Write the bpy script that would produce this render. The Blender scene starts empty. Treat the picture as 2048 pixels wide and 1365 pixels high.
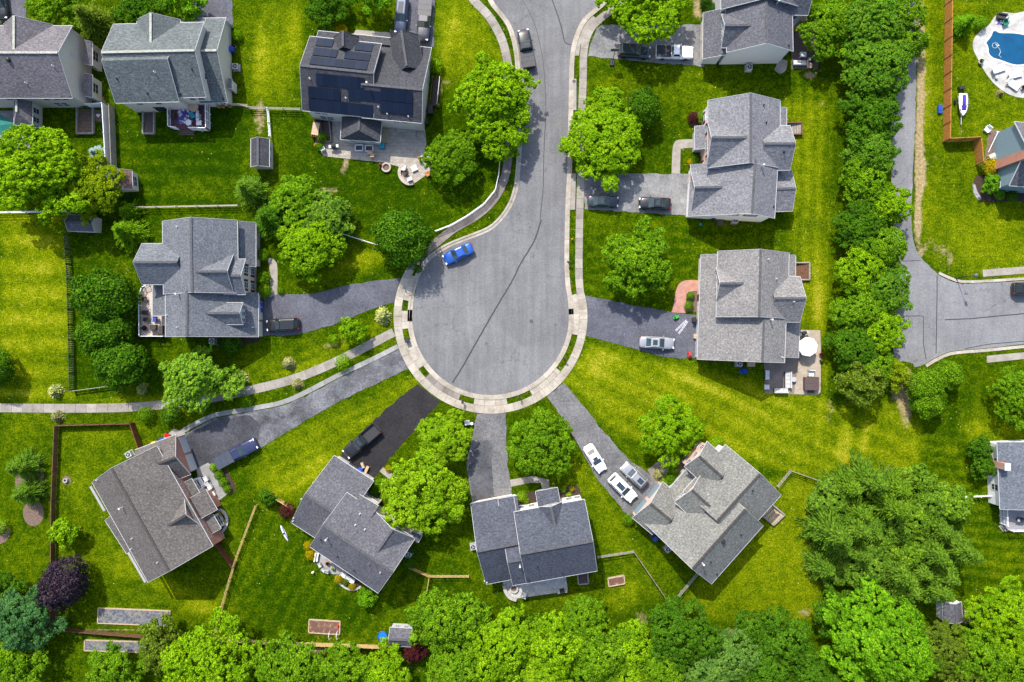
import bpy, math, random
import numpy as np
from mathutils import Vector
R = math.radians
PI = math.pi
random.seed(7)
rng = np.random.default_rng(11)
scn = bpy.context.scene
col = scn.collection

# ---- the survey: 0.08 m of ground per photo pixel, drone 109 m above the point (1040, 692) -----------
CX, CY, S, H = 1040.0, 692.0, 0.08, 109.0
def P(px, py, h=0.0):
    k = (H - h) / H * S
    return Vector(((px - CX) * k, -(py - CY) * k, h))

# ---------------------------------------------------------------- materials
def srgb(r, g, b):
    f = lambda c: ((c / 255 + .055) / 1.055) ** 2.4 if c > 10 else c / 255 / 12.92
    return (f(r), f(g), f(b))
_m = {}
def newmat(name):
    m = bpy.data.materials.new(name); m.use_nodes = True
    nt = m.node_tree; b = nt.nodes['Principled BSDF']
    return m, nt, b
def lnk(nt, a, b): nt.links.new(a, b)
def noise(nt, scale, detail=3, rough=.6, vec=None, off=None):
    n = nt.nodes.new('ShaderNodeTexNoise'); n.inputs['Scale'].default_value = scale
    n.inputs['Detail'].default_value = detail; n.inputs['Roughness'].default_value = rough
    if vec is not None: lnk(nt, vec, n.inputs['Vector'])
    return n.outputs['Fac']
def ramp(nt, fac, stops):
    r = nt.nodes.new('ShaderNodeValToRGB'); e = r.color_ramp.elements
    while len(e) < len(stops): e.new(.5)
    for x, (p, c) in zip(e, stops): x.position = p; x.color = (*c[:3], 1)
    lnk(nt, fac, r.inputs[0]); return r.outputs[0]
def mixc(nt, fac, a, b, mode='MIX'):
    n = nt.nodes.new('ShaderNodeMix'); n.data_type = 'RGBA'; n.blend_type = mode
    for s, v in ((0, fac), (6, a), (7, b)):
        if isinstance(v, (int, float)): n.inputs[s].default_value = v
        elif isinstance(v, (tuple, list)): n.inputs[s].default_value = (*v[:3], 1)
        else: lnk(nt, v, n.inputs[s])
    return n.outputs[2]
def math_(nt, op, a, b=0.0, clamp=False):
    n = nt.nodes.new('ShaderNodeMath'); n.operation = op; n.use_clamp = clamp
    for i, v in enumerate((a, b)):
        if isinstance(v, (int, float)): n.inputs[i].default_value = v
        else: lnk(nt, v, n.inputs[i])
    return n.outputs[0]
def pos(nt):
    return nt.nodes.new('ShaderNodeNewGeometry').outputs['Position']
def bump(nt, b, h, strength=.4, dist=.05):
    n = nt.nodes.new('ShaderNodeBump'); n.inputs['Strength'].default_value = strength
    n.inputs['Distance'].default_value = dist; lnk(nt, h, n.inputs['Height']); lnk(nt, n.outputs[0], b.inputs['Normal'])

def M(name, c, rough=.7, var=.15, scale=3.0, spec=.3, metal=0.0, coat=0.0):
    """a plain surface with a little procedural variation"""
    if name in _m: return _m[name]
    m, nt, b = newmat(name)
    b.inputs['Roughness'].default_value = rough; b.inputs['Metallic'].default_value = metal
    b.inputs['Specular IOR Level'].default_value = spec; b.inputs['Coat Weight'].default_value = coat
    f = noise(nt, scale, 4, .65, pos(nt))
    lo = tuple(max(0, x * (1 - var)) for x in c); hi = tuple(x * (1 + var) for x in c)
    lnk(nt, ramp(nt, f, [(.3, lo), (.7, hi)]), b.inputs['Base Color'])
    _m[name] = m; return m

def shingle(name, c, tint=(1, .98, .96), grain=.40):
    m, nt, b = newmat(name); p = pos(nt)
    g1 = noise(nt, 3.6, 2.5, .6, p); g2 = noise(nt, .35, 4, .65, p)
    a = ramp(nt, g1, [(.33, tuple(x * (1 - grain * .75) for x in c)), (.52, c), (.70, tuple(x * (1 + grain) * t for x, t in zip(c, tint)))])
    mp = nt.nodes.new('ShaderNodeMapping'); mp.inputs['Scale'].default_value = (1.3, 9, 9); lnk(nt, p, mp.inputs[0])
    tabs = noise(nt, 1.1, 1, .5, mp.outputs[0])
    a = mixc(nt, .55, a, ramp(nt, tabs, [(.35, (.62, .62, .64)), (.65, (1.3, 1.3, 1.28))]), 'MULTIPLY')
    a = mixc(nt, .5, a, ramp(nt, g2, [(.3, (.72, .72, .74)), (.7, (1.18, 1.17, 1.15))]), 'MULTIPLY')
    lnk(nt, a, b.inputs['Base Color']); b.inputs['Roughness'].default_value = .92; b.inputs['Specular IOR Level'].default_value = .12
    bump(nt, b, g1, .5, .04); return m

def asphalt(name, c, grain=.25, patch=.3, pscale=.12, streak=0.0):
    m, nt, b = newmat(name); p = pos(nt)
    g1 = noise(nt, 3.2, 4, .85, p); g2 = noise(nt, pscale, 6, .62, p); g3 = noise(nt, pscale * 6, 5, .7, p)
    a = ramp(nt, g1, [(.36, tuple(x * (1 - grain) for x in c)), (.64, tuple(x * (1 + grain) for x in c))])
    a = mixc(nt, 1.0, a, ramp(nt, g2, [(.32, (1 - patch,) * 3), (.68, (1 + patch * .8, 1 + patch * .8, 1 + patch * .74))]), 'MULTIPLY')
    a = mixc(nt, 1.0, a, ramp(nt, g3, [(.3, (1 - patch * .45,) * 3), (.7, (1 + patch * .4,) * 3)]), 'MULTIPLY')
    vo = nt.nodes.new('ShaderNodeTexVoronoi'); vo.feature = 'DISTANCE_TO_EDGE'; vo.inputs['Scale'].default_value = .22
    w = nt.nodes.new('ShaderNodeVectorMath'); w.operation = 'ADD'; lnk(nt, p, w.inputs[0])
    nz = nt.nodes.new('ShaderNodeTexNoise'); nz.inputs['Scale'].default_value = .7; nz.inputs['Detail'].default_value = 5; lnk(nt, p, nz.inputs['Vector'])
    sc = nt.nodes.new('ShaderNodeVectorMath'); sc.operation = 'SCALE'; sc.inputs['Scale'].default_value = 2.6; lnk(nt, nz.outputs['Color'], sc.inputs[0])
    lnk(nt, sc.outputs[0], w.inputs[1]); lnk(nt, w.outputs[0], vo.inputs['Vector'])
    cr = ramp(nt, vo.outputs['Distance'], [(.002, (.60, .60, .60)), (.016, (1, 1, 1))])
    msk = ramp(nt, noise(nt, .09, 2, .5, p), [(.47, (0, 0, 0)), (.56, (1, 1, 1))])
    a = mixc(nt, msk, a, mixc(nt, .8, a, cr, 'MULTIPLY'))
    if streak:
        mp = nt.nodes.new('ShaderNodeMapping'); mp.inputs['Scale'].default_value = (1.1, .05, 1); mp.inputs['Rotation'].default_value = (0, 0, R(-12)); lnk(nt, p, mp.inputs[0])
        a = mixc(nt, 1.0, a, ramp(nt, noise(nt, 1.0, 4, .7, mp.outputs[0]), [(.34, (1 - streak,) * 3), (.66, (1 + streak * .7,) * 3)]), 'MULTIPLY')
    sp = nt.nodes.new('ShaderNodeTexVoronoi'); sp.inputs['Scale'].default_value = .33; lnk(nt, p, sp.inputs['Vector'])
    spot = ramp(nt, math_(nt, 'ADD', sp.outputs['Distance'], math_(nt, 'MULTIPLY', noise(nt, 2.5, 3, .6, p), .25)), [(.17, (.62, .61, .60)), (.26, (1, 1, 1))])
    a = mixc(nt, ramp(nt, noise(nt, .21, 2, .5, p), [(.50, (0, 0, 0)), (.60, (1, 1, 1))]), a, mixc(nt, 1.0, a, spot, 'MULTIPLY'))
    lnk(nt, a, b.inputs['Base Color']); b.inputs['Roughness'].default_value = .9; b.inputs['Specular IOR Level'].default_value = .2
    bump(nt, b, g1, .3, .02); return m

def concrete(name, c, var=.16):
    m, nt, b = newmat(name); p = pos(nt)
    isl = nt.nodes.new('ShaderNodeNewGeometry').outputs['Random Per Island']
    a = ramp(nt, isl, [(0, tuple(x * (1 - var) for x in c)), (1, tuple(x * (1 + var) for x in c))])
    a = mixc(nt, 1.0, a, ramp(nt, noise(nt, .55, 7, .75, p), [(.32, (.62, .59, .53)), (.55, (1, 1, 1)), (.72, (1.15, 1.15, 1.14))]), 'MULTIPLY')
    a = mixc(nt, .6, a, ramp(nt, noise(nt, 9, 3, .7, p), [(.3, (.8, .8, .8)), (.7, (1.15, 1.15, 1.15))]), 'MULTIPLY')
    lnk(nt, a, b.inputs['Base Color']); b.inputs['Roughness'].default_value = .9; return m

def paver(name, c1, c2, scale=1.6, mortar=(.12, .11, .1), rot=0.0):
    m, nt, b = newmat(name); p = pos(nt)
    mp = nt.nodes.new('ShaderNodeMapping'); mp.inputs['Rotation'].default_value = (0, 0, rot); lnk(nt, p, mp.inputs[0])
    br = nt.nodes.new('ShaderNodeTexBrick'); br.inputs['Scale'].default_value = scale; br.inputs['Mortar Size'].default_value = .025
    br.inputs['Color1'].default_value = (*c1, 1); br.inputs['Color2'].default_value = (*c2, 1); br.inputs['Mortar'].default_value = (*mortar, 1)
    lnk(nt, mp.outputs[0], br.inputs['Vector'])
    a = mixc(nt, .8, br.outputs['Color'], ramp(nt, noise(nt, 1.2, 5, .7, p), [(.3, (.65, .64, .62)), (.7, (1.3, 1.28, 1.25))]), 'MULTIPLY')
    lnk(nt, a, b.inputs['Base Color']); b.inputs['Roughness'].default_value = .9; return m

def leafmat(name, c, var=.45, trans=.35, hue=None):
    m, nt, b = newmat(name); nt.nodes.remove(b)
    isl = nt.nodes.new('ShaderNodeNewGeometry').outputs['Random Per Island']
    hi = hue or (c[0] * 1.5, c[1] * 1.25, c[2] * 1.1)
    a = ramp(nt, isl, [(0, tuple(x * (1 - var) for x in c)), (.5, c), (1, tuple(x * (1 + var * .5) for x in hi))])
    cl = noise(nt, .55, 3, .6, pos(nt))
    a = mixc(nt, .8, a, ramp(nt, cl, [(.32, (.62, .72, .7)), (.68, (1.38, 1.24, 1.1))]), 'MULTIPLY')
    d = nt.nodes.new('ShaderNodeBsdfDiffuse'); t = nt.nodes.new('ShaderNodeBsdfTranslucent'); mx = nt.nodes.new('ShaderNodeMixShader')
    lnk(nt, a, d.inputs[0]); lnk(nt, mixc(nt, 1.0, a, (1.1, 1.15, .6), 'MULTIPLY'), t.inputs[0]); mx.inputs[0].default_value = trans
    lnk(nt, d.outputs[0], mx.inputs[1]); lnk(nt, t.outputs[0], mx.inputs[2])
    lnk(nt, mx.outputs[0], nt.nodes['Material Output'].inputs[0]); return m

# ---------------------------------------------------------------- mesh building
class MB:
    def __init__(s): s.v = []; s.f = []
    def add(s, vs, fs):
        n = len(s.v); s.v += [Vector(x) for x in vs]; s.f += [tuple(i + n for i in f) for f in fs]; return s
    def box(s, c, size, rz=0.0, ax=None):
        """box with centre c; ax = (u, v, w) unit axes if not upright"""
        hx, hy, hz = (x / 2 for x in size)
        if ax is None:
            ca, sa = math.cos(rz), math.sin(rz); ax = (Vector((ca, sa, 0)), Vector((-sa, ca, 0)), Vector((0, 0, 1)))
        c = Vector(c); vs = []
        for sx, sy, sz in ((-1,-1,-1),(1,-1,-1),(1,1,-1),(-1,1,-1),(-1,-1,1),(1,-1,1),(1,1,1),(-1,1,1)):
            vs.append(c + ax[0] * (hx * sx) + ax[1] * (hy * sy) + ax[2] * (hz * sz))
        return s.add(vs, [(3,2,1,0),(4,5,6,7),(0,1,5,4),(1,2,6,5),(2,3,7,6),(3,0,4,7)])
    def bar(s, p, q, w, h, up=Vector((0, 0, 1))):
        p = Vector(p); q = Vector(q); d = q - p; L = d.length
        if L < 1e-5: return s
        d.normalize(); sd = d.cross(up)
        if sd.length < 1e-4: sd = Vector((1, 0, 0))
        sd.normalize(); n = sd.cross(d).normalized()
        return s.box((p + q) / 2, (L, w, h), ax=(d, sd, n))
    def prism(s, poly, z0, z1):
        n = len(poly); A = sum(poly[i][0] * poly[(i+1) % n][1] - poly[(i+1) % n][0] * poly[i][1] for i in range(n))
        if A < 0: poly = poly[::-1]
        vs = [(p[0], p[1], z0) for p in poly] + [(p[0], p[1], z1) for p in poly]
        return s.add(vs, [tuple(range(n))[::-1], tuple(range(n, 2 * n))] + [(i, (i+1) % n, n + (i+1) % n, n + i) for i in range(n)])
    def cyl(s, x, y, z0, z1, r0, r1=None, n=12, ph=0.0, sx=1, sy=1):
        r1 = r0 if r1 is None else r1
        vs = [(x + r * sx * math.cos(ph + 2*PI*i/n), y + r * sy * math.sin(ph + 2*PI*i/n), z) for r, z in ((r0, z0), (r1, z1)) for i in range(n)]
        return s.add(vs, [tuple(range(n))[::-1], tuple(range(n, 2*n))] + [(i, (i+1) % n, n + (i+1) % n, n + i) for i in range(n)])
    def lathe(s, x, y, prof, n=14):
        vs = []; k = len(prof)
        for r, z in prof: vs += [(x + r * math.cos(2*PI*i/n), y + r * math.sin(2*PI*i/n), z) for i in range(n)]
        fs = [(j*n+i, j*n+(i+1) % n, (j+1)*n+(i+1) % n, (j+1)*n+i) for j in range(k-1) for i in range(n)]
        return s.add(vs, fs + [tuple(range(n))[::-1], tuple(range((k-1)*n, k*n))])
    def tube(s, p, q, r0, r1=None, n=8):
        r1 = r0 if r1 is None else r1; p = Vector(p); q = Vector(q); d = (q - p).normalized()
        a = d.orthogonal().normalized(); b = d.cross(a)
        vs = [c + a * (r * math.cos(2*PI*i/n)) + b * (r * math.sin(2*PI*i/n)) for c, r in ((p, r0), (q, r1)) for i in range(n)]
        return s.add(vs, [tuple(range(n))[::-1], tuple(range(n, 2*n))] + [(i, (i+1) % n, n + (i+1) % n, n + i) for i in range(n)])
    def loft(s, secs, cap=True):
        n = len(secs[0]); vs = [p for q in secs for p in q]
        fs = [(j*n+i, j*n+(i+1) % n, (j+1)*n+(i+1) % n, (j+1)*n+i) for j in range(len(secs)-1) for i in range(n)]
        if cap: fs += [tuple(range(n))[::-1], tuple(range((len(secs)-1)*n, len(secs)*n))]
        return s.add(vs, fs)
    def solid(s, top, t):
        """a thick slab below a planar polygon"""
        n = len(top); top = [Vector(p) for p in top]
        nr = (top[1] - top[0]).cross(top[2] - top[0])
        if nr.z < 0: top = top[::-1]
        vs = top + [p - Vector((0, 0, t)) for p in top]
        return s.add(vs, [tuple(range(n)), tuple(range(n, 2*n))[::-1]] + [((i+1) % n, i, n + i, n + (i+1) % n) for i in range(n)])
    def build(s, name, mat, parent=None, origin=None, smooth=False):
        o = origin or Vector((0, 0, 0))
        me = bpy.data.meshes.new(name); me.from_pydata([tuple(v - o) for v in s.v], [], s.f); me.update()
        if mat: me.materials.append(mat)
        if smooth: me.polygons.foreach_set('use_smooth', [True] * len(me.polygons))
        ob = bpy.data.objects.new(name, me); col.objects.link(ob)
        if parent: ob.parent = parent
        return ob
def tag(o, label, cat=None, group=None, kind=None):
    if label: o['label'] = label
    if cat: o['category'] = cat
    if group: o['group'] = group
    if kind: o['kind'] = kind
    return o
def thing(name, label, cat, loc=(0, 0, 0), rz=0.0, group=None):
    o = bpy.data.objects.new(name, None); col.objects.link(o); o.empty_display_size = .3
    o.location = loc; o.rotation_euler = (0, 0, rz)
    return tag(o, label, cat, group)
def heading(a, b):
    """world angle of the photo direction a->b"""
    return math.atan2(-(b[1] - a[1]), b[0] - a[0])
def ragged(w, amp, step=.7):
    out = []
    for a, b in zip(w, w[1:] + w[:1]):
        L = (b - a).length; n = max(1, int(L / step)); d = (b - a).normalized() if L > 1e-6 else Vector((1, 0))
        for i in range(n):
            q = a.lerp(b, i / n)
            if i: q = q + Vector((-d.y, d.x)) * random.gauss(0, amp)
            out.append(q)
    return out
def flat(name, mat, polys, z, h=.0, kind='structure', label=None):
    """sheets/slabs lying on the ground from photo outlines"""
    m = MB()
    for p in polys:
        w = [P(*q)[:2] for q in p]
        if name in ('driveway', 'flower_bed', 'road'): w = [tuple(q) for q in ragged([Vector(q) for q in w], .07)]
        m.prism(w, z - max(h, .003), z)
    o = m.build(name, mat); o['kind'] = kind
    if label: o['label'] = label
    return o
def smoothline(pts, n=6):
    """Catmull-Rom through photo points"""
    out = []; q = [pts[0]] + list(pts) + [pts[-1]]
    for i in range(1, len(q) - 2):
        a, b, c, d = (np.array(x, float) for x in q[i-1:i+3])
        for k in range(n):
            t = k / n
            out.append(tuple(.5 * (2*b + (c-a)*t + (2*a-5*b+4*c-d)*t*t + (3*b-a-3*c+d)*t**3)))
    out.append(tuple(pts[-1])); return out
def offset(pts, d):
    """offset a world polyline to its left by d"""
    out = []
    for i, p in enumerate(pts):
        a = pts[max(i-1, 0)]; b = pts[min(i+1, len(pts)-1)]
        t = Vector((b[0]-a[0], b[1]-a[1])); t.normalize(); out.append(Vector((p[0] - t.y * d, p[1] + t.x * d)))
    return out
def resample(pts, step):
    out = [Vector(pts[0][:2])]; acc = 0.0
    for a, b in zip(pts[:-1], pts[1:]):
        a = Vector(a[:2]); b = Vector(b[:2]); L = (b - a).length; d = step - acc
        while d < L:
            out.append(a.lerp(b, d / L)); d += step
        acc = L - (d - step)
    out.append(Vector(pts[-1][:2])); return out
def strip(name, mat, pts, d0, d1, z0, z1, step=1.5, gap=.03, kind='structure', smooth=True):
    """slabs following a photo polyline between two offsets (metres, left positive)"""
    w = [P(*q) for q in (smoothline(pts) if smooth else pts)]
    w = resample(w, step / 3); m = MB(); a = offset(w, d0); b = offset(w, d1)
    if gap == 0:
        for i in range(len(w) - 1):
            m.add([(*a[i], z1), (*a[i+1], z1), (*b[i+1], z1), (*b[i], z1), (*a[i], z0), (*a[i+1], z0), (*b[i+1], z0), (*b[i], z0)],
                  [(3, 2, 1, 0) if d1 < d0 else (0, 1, 2, 3), (0, 4, 5, 1), (3, 2, 6, 7)])
    else:
        for i in range(0, len(w) - 1, 3):
            j = min(i + 3, len(w) - 1)
            poly = [Vector(x) for x in a[i:j+1]] + [Vector(x) for x in b[i:j+1]][::-1]
            if j == i + 3 or j - i >= 1:
                c = sum(poly, Vector((0, 0))) / len(poly)
                f = 1 - gap / step
                m.prism([c + (p - c) * f for p in poly], z0, z1)
    o = m.build(name, mat); o['kind'] = kind; return o
# ================================================================= GROUND
def grid_attr():
    fx = np.arange(-96, 96.01, .45); fy = np.arange(-72, 72.01, .45)
    ox = [-2500, -900, -400, -200, -130]
    xs = np.concatenate([ox, fx, [-x for x in ox[::-1]]]); ys = np.concatenate([[-2500, -900, -400, -200, -110], fy, [110, 200, 400, 900, 2500]])
    X, Y = np.meshgrid(xs, ys)
    px = X / S + CX; py = CY - Y / S
    dry = np.full(X.shape, .40); bare = np.zeros(X.shape)
    def inside(poly):
        r = np.zeros(X.shape, bool); n = len(poly)
        for i in range(n):
            (x0, y0), (x1, y1) = poly[i], poly[(i+1) % n]
            if y0 == y1: continue
            r ^= ((py > min(y0, y1)) & (py <= max(y0, y1)) & (px < x0 + (py - y0) / (y1 - y0) * (x1 - x0)))
        return r
    for poly, v in LAWNS: dry[inside(poly)] = v
    for _ in range(3):                                   # soften the edges between the lawns
        k = dry.copy(); k[1:-1, 1:-1] = (dry[1:-1, 1:-1] * 2 + dry[:-2, 1:-1] + dry[2:, 1:-1] + dry[1:-1, :-2] + dry[1:-1, 2:]) / 6; dry = k
    def blob(a, x, y, rx, ry, ang, amt):
        c, s = math.cos(R(ang)), math.sin(R(ang)); dx, dy = px - x, py - y
        u = (dx * c + dy * s) / rx; v = (-dx * s + dy * c) / ry
        a += amt * np.exp(-(u*u + v*v) ** 1.5)
    for b in DRY: blob(dry, *b)
    for b in BARE: blob(bare, *b)
    for poly, ang, wl, amt in STRIPES:
        c, s = math.cos(R(ang)), math.sin(R(ang)); w = np.sin((px * -s + py * c) / wl * 2 * PI)
        dry += np.where(inside(poly), np.clip(w * 2.2, -1, 1) * amt * 1.7, 0)
    return X, Y, dry, bare
LAWNS = [
 ([(0,430),(137,430),(143,785),(0,790)], .64), ([(0,830),(290,832),(360,900),(300,1260),(0,1260)], .44),
 ([(140,430),(330,430),(330,780),(143,780)], .33), ([(225,215),(500,215),(480,412),(230,412)], .28),
 ([(470,0),(610,0),(600,215),(480,215)], .44), ([(545,220),(1010,230),(960,420),(860,480),(680,470),(560,350)], .30),
 ([(870,0),(950,0),(1010,100),(1015,160),(870,180)], .60), ([(1175,115),(1660,150),(1660,420),(1560,500),(1380,620),(1172,590)], .42),
 ([(1560,200),(1660,200),(1650,690),(1600,690)], .54),
 ([(1180,690),(1660,800),(1850,800),(1830,1000),(1640,960),(1480,920),(1330,900),(1230,860),(1120,760)], .66),
 ([(1530,960),(1630,960),(1640,1240),(1350,1240),(1400,1150)], .64), ([(1840,0),(2060,0),(2060,560),(1880,550),(1835,500)], .55),
 ([(1840,720),(2060,720),(2060,1200),(1850,1000)], .40), ([(515,1010),(840,1150),(860,1290),(430,1280)], .42),
 ([(230,1000),(440,1100),(480,1110),(437,1260),(110,1250),(110,850),(260,850)], .46),
 ([(870,800),(790,900),(560,1000),(510,1000),(530,890),(830,750)], .58), ([(540,890),(640,900),(520,1000),(470,1000)], .5),
 ([(590,700),(780,620),(780,655),(510,770),(440,790),(420,690)], .50), ([(560,600),(560,500),(700,480),(830,540),(640,585)], .36),
 ([(1130,920),(1170,930),(1260,1060),(1330,1200),(1200,1110),(1190,1000)], .55), ([(1200,1115),(1270,1105),(1340,1210),(1050,1220),(1130,1190)], .46)]
DRY = [(560,70,50,60,0,.18),(540,150,40,60,0,.16),(60,520,60,50,0,.1),(60,640,70,70,0,.08),(720,525,60,18,-15,.35),(640,560,60,16,-10,.2),
 (1300,410,60,12,0,.1),(1620,300,40,120,0,.14),(1630,560,30,80,0,.18),(1230,740,80,40,20,.06),(1500,800,120,60,15,.08),(1850,140,14,150,0,.2),
 (1960,470,80,60,0,.1),(2000,860,60,40,0,.15),(920,60,40,60,0,.08),(1560,1120,50,80,0,.08),(620,930,60,60,0,.08),(260,1130,40,30,0,.22),(400,1215,40,14,0,.35),
 (350,1180,60,16,20,.2),(1250,1190,30,40,40,.2),(1700,850,90,60,0,-.08),(570,1190,60,70,0,-.12),(680,1230,90,40,0,-.1),(1300,1000,30,40,0,.15),
 (1570,640,18,40,0,-.12),(1150,960,20,60,10,.1),(250,330,20,60,0,.1),(430,250,60,20,0,-.1),(400,380,80,20,0,.16),(60,790,120,10,0,.25),(700,500,40,12,0,.2),
 (300,800,140,8,0,.3),(610,735,60,10,-22,.3),(1680,830,50,40,0,-.12),(1690,880,14,70,8,.30),(1730,870,10,60,8,.28),(1640,850,10,50,5,.22),(1400,770,90,7,22,.18),(1330,800,110,6,24,.16),(1950,860,30,20,0,.25),(1900,900,20,14,0,.2),(690,690,60,8,-20,.25),(300,560,14,60,0,.15),(1190,730,30,12,40,.14),(520,120,14,70,3,.22),(590,60,16,60,0,.22),(900,80,12,70,15,.12),(1220,160,40,14,0,.1),(1420,160,60,6,0,-.1),(1440,470,90,6,3,-.12),(1640,620,8,70,0,.3),(1650,740,6,50,0,.3),(200,870,70,14,0,.14),(160,1000,18,60,0,.12),(540,960,40,30,30,.14),(740,840,60,16,-35,.12),(640,930,40,20,-30,.14)]
BARE = [(1842,120,10,150,0,.75),(1838,300,9,90,0,.8),(1843,350,12,40,0,.7),(1836,440,9,60,0,.8),(1848,500,8,30,30,.5),(1808,775,26,40,10,.9),(1812,830,12,36,0,.6),
 (1862,180,10,100,0,.25),(520,235,14,40,0,.55),(690,330,9,22,10,.6),(660,380,26,6,5,.6),(665,690,32,7,-18,.55),(875,180,12,20,0,.5),(895,165,14,8,0,.4),
 (262,815,90,5,0,.4),(60,800,90,5,0,.3),(600,1295,80,10,5,.75),(1285,1240,18,24,0,.45),(1610,1225,16,12,0,.45),(1460,1265,16,10,0,.6),(1660,820,12,30,10,.4),
 (1640,210,12,10,0,.35),(1885,500,8,20,0,.5),(1900,520,9,24,0,.5),(1870,500,8,20,0,.4),(1790,905,8,8,0,.3),(1940,1228,20,14,0,.9),(1930,1240,10,8,0,.8),
 (655,740,5,5,0,.2),(1985,980,6,18,0,.7),(300,1262,180,4,1,.5),(110,1240,12,18,0,.6),(1660,1225,18,22,0,.4),(1540,1290,60,8,0,.3),(1515,575,5,5,0,.2),
 (250,690,10,30,0,.2),(1345,600,14,14,0,.25),(1265,745,5,5,0,.1),(205,205,10,14,0,.75),(187,140,8,70,0,.25),(1620,150,14,10,0,.7),(1620,60,10,40,0,.45),(1395,20,12,30,0,.6),
 (1880,220,6,40,0,.35),(1868,330,8,30,0,.3),(1925,260,10,14,0,.3),(1990,270,16,12,0,.5),(1990,290,16,30,0,.6)]
STRIPES = [([(1180,690),(1660,800),(1830,800),(1830,1000),(1640,960),(1480,920),(1330,900),(1230,860),(1120,760)], 27, 38, .035),
 ([(515,1010),(840,1150),(860,1290),(430,1280)], 118, 26, .026), ([(1175,430),(1560,430),(1560,500),(1390,500),(1380,560),(1172,590)], 2, 22, .03),
 ([(1560,140),(1670,200),(1650,690),(1600,690)], 92, 24, .035), ([(0,430),(137,430),(143,785),(0,790)], 1, 52, .05),
 ([(590,700),(780,620),(780,655),(510,770),(440,790)], -22, 20, .03), ([(1840,850),(2060,900),(2060,1200),(1940,1200)], 5, 22, .04),
 ([(225,215),(500,215),(480,412),(230,412)], 3, 30, .03), ([(530,890),(830,750),(870,800),(790,900),(560,1000)], -28, 24, .022)]

def ground_material():
    m, nt, b = newmat('lawn grass'); p = pos(nt)
    a = nt.nodes.new('ShaderNodeAttribute'); a.attribute_name = 'dry'; dry = a.outputs['Fac']
    a2 = nt.nodes.new('ShaderNodeAttribute'); a2.attribute_name = 'bare'; bare = a2.outputs['Fac']
    n1 = noise(nt, .11, 5, .6, p); n2 = noise(nt, .8, 5, .68, p); n3 = noise(nt, 2.7, 4, .75, p)
    t = math_(nt, 'ADD', dry, math_(nt, 'MULTIPLY', math_(nt, 'SUBTRACT', n1, .5), .58))
    t = math_(nt, 'ADD', t, math_(nt, 'MULTIPLY', math_(nt, 'SUBTRACT', n2, .5), .85))
    t = math_(nt, 'ADD', t, math_(nt, 'MULTIPLY', math_(nt, 'SUBTRACT', n3, .5), 1.05), True)
    c = ramp(nt, t, [(0, G0), (.3, G1), (.55, G2), (.8, G3), (1, G4)])
    f = noise(nt, 5.5, 2, .8, p)
    c = mixc(nt, 1.0, c, ramp(nt, f, [(.36, (.45, .5, .45)), (.66, (1.7, 1.58, 1.8))]), 'MULTIPLY')
    # dandelions and clover heads
    v = nt.nodes.new('ShaderNodeTexVoronoi'); v.inputs['Scale'].default_value = 1.1; lnk(nt, p, v.inputs['Vector'])
    dots = math_(nt, 'MULTIPLY', math_(nt, 'LESS_THAN', v.outputs['Distance'], .085), math_(nt, 'GREATER_THAN', noise(nt, .13, 2, .5, p), .56))
    c = mixc(nt, math_(nt, 'MULTIPLY', dots, .5), c, (.55, .50, .22))
    soil = ramp(nt, noise(nt, 2.2, 6, .75, p), [(.28, (.12, .085, .045)), (.5, (.30, .22, .12)), (.75, (.50, .41, .25))])
    bt = math_(nt, 'ADD', bare, math_(nt, 'MULTIPLY', math_(nt, 'SUBTRACT', noise(nt, .9, 6, .75, p), .5), 1.5))
    bf = ramp(nt, bt, [(.32, (0, 0, 0)), (.62, (.85, .85, .85))])
    gate = ramp(nt, bare, [(.03, (0, 0, 0)), (.15, (1, 1, 1))])
    c = mixc(nt, math_(nt, 'MULTIPLY', bf, gate), c, soil)
    lnk(nt, c, b.inputs['Base Color']); b.inputs['Roughness'].default_value = .95; b.inputs['Specular IOR Level'].default_value = 0.0
    bump(nt, b, math_(nt, 'ADD', n3, f), .7, .10); return m
G0, G1, G2, G3, G4 = (.008, .025, .0004), (.018, .047, .0006), (.062, .100, .0012), (.131, .167, .002), (.23, .23, .014)
def make_ground():
    X, Y, dry, bare = grid_attr(); ny, nx = X.shape
    me = bpy.data.meshes.new('ground'); n = nx * ny
    me.vertices.add(n); co = np.stack([X.ravel(), Y.ravel(), np.zeros(n)], 1); me.vertices.foreach_set('co', co.ravel().astype(np.float32))
    i = np.arange(nx - 1)[None, :] + np.arange(ny - 1)[:, None] * nx
    q = np.stack([i, i + 1, i + nx + 1, i + nx], -1).reshape(-1, 4)
    me.loops.add(q.size); me.polygons.add(len(q)); me.loops.foreach_set('vertex_index', q.ravel())
    me.polygons.foreach_set('loop_start', np.arange(len(q)) * 4); me.polygons.foreach_set('loop_total', np.full(len(q), 4))
    me.update(calc_edges=True)
    for nm, a in (('dry', dry), ('bare', bare)):
        at = me.attributes.new(nm, 'FLOAT', 'POINT'); at.data.foreach_set('value', np.clip(a, 0, 1.2).ravel().astype(np.float32))
    me.materials.append(ground_material())
    o = bpy.data.objects.new('ground', me); col.objects.link(o); o['kind'] = 'structure'
make_ground()

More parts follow.
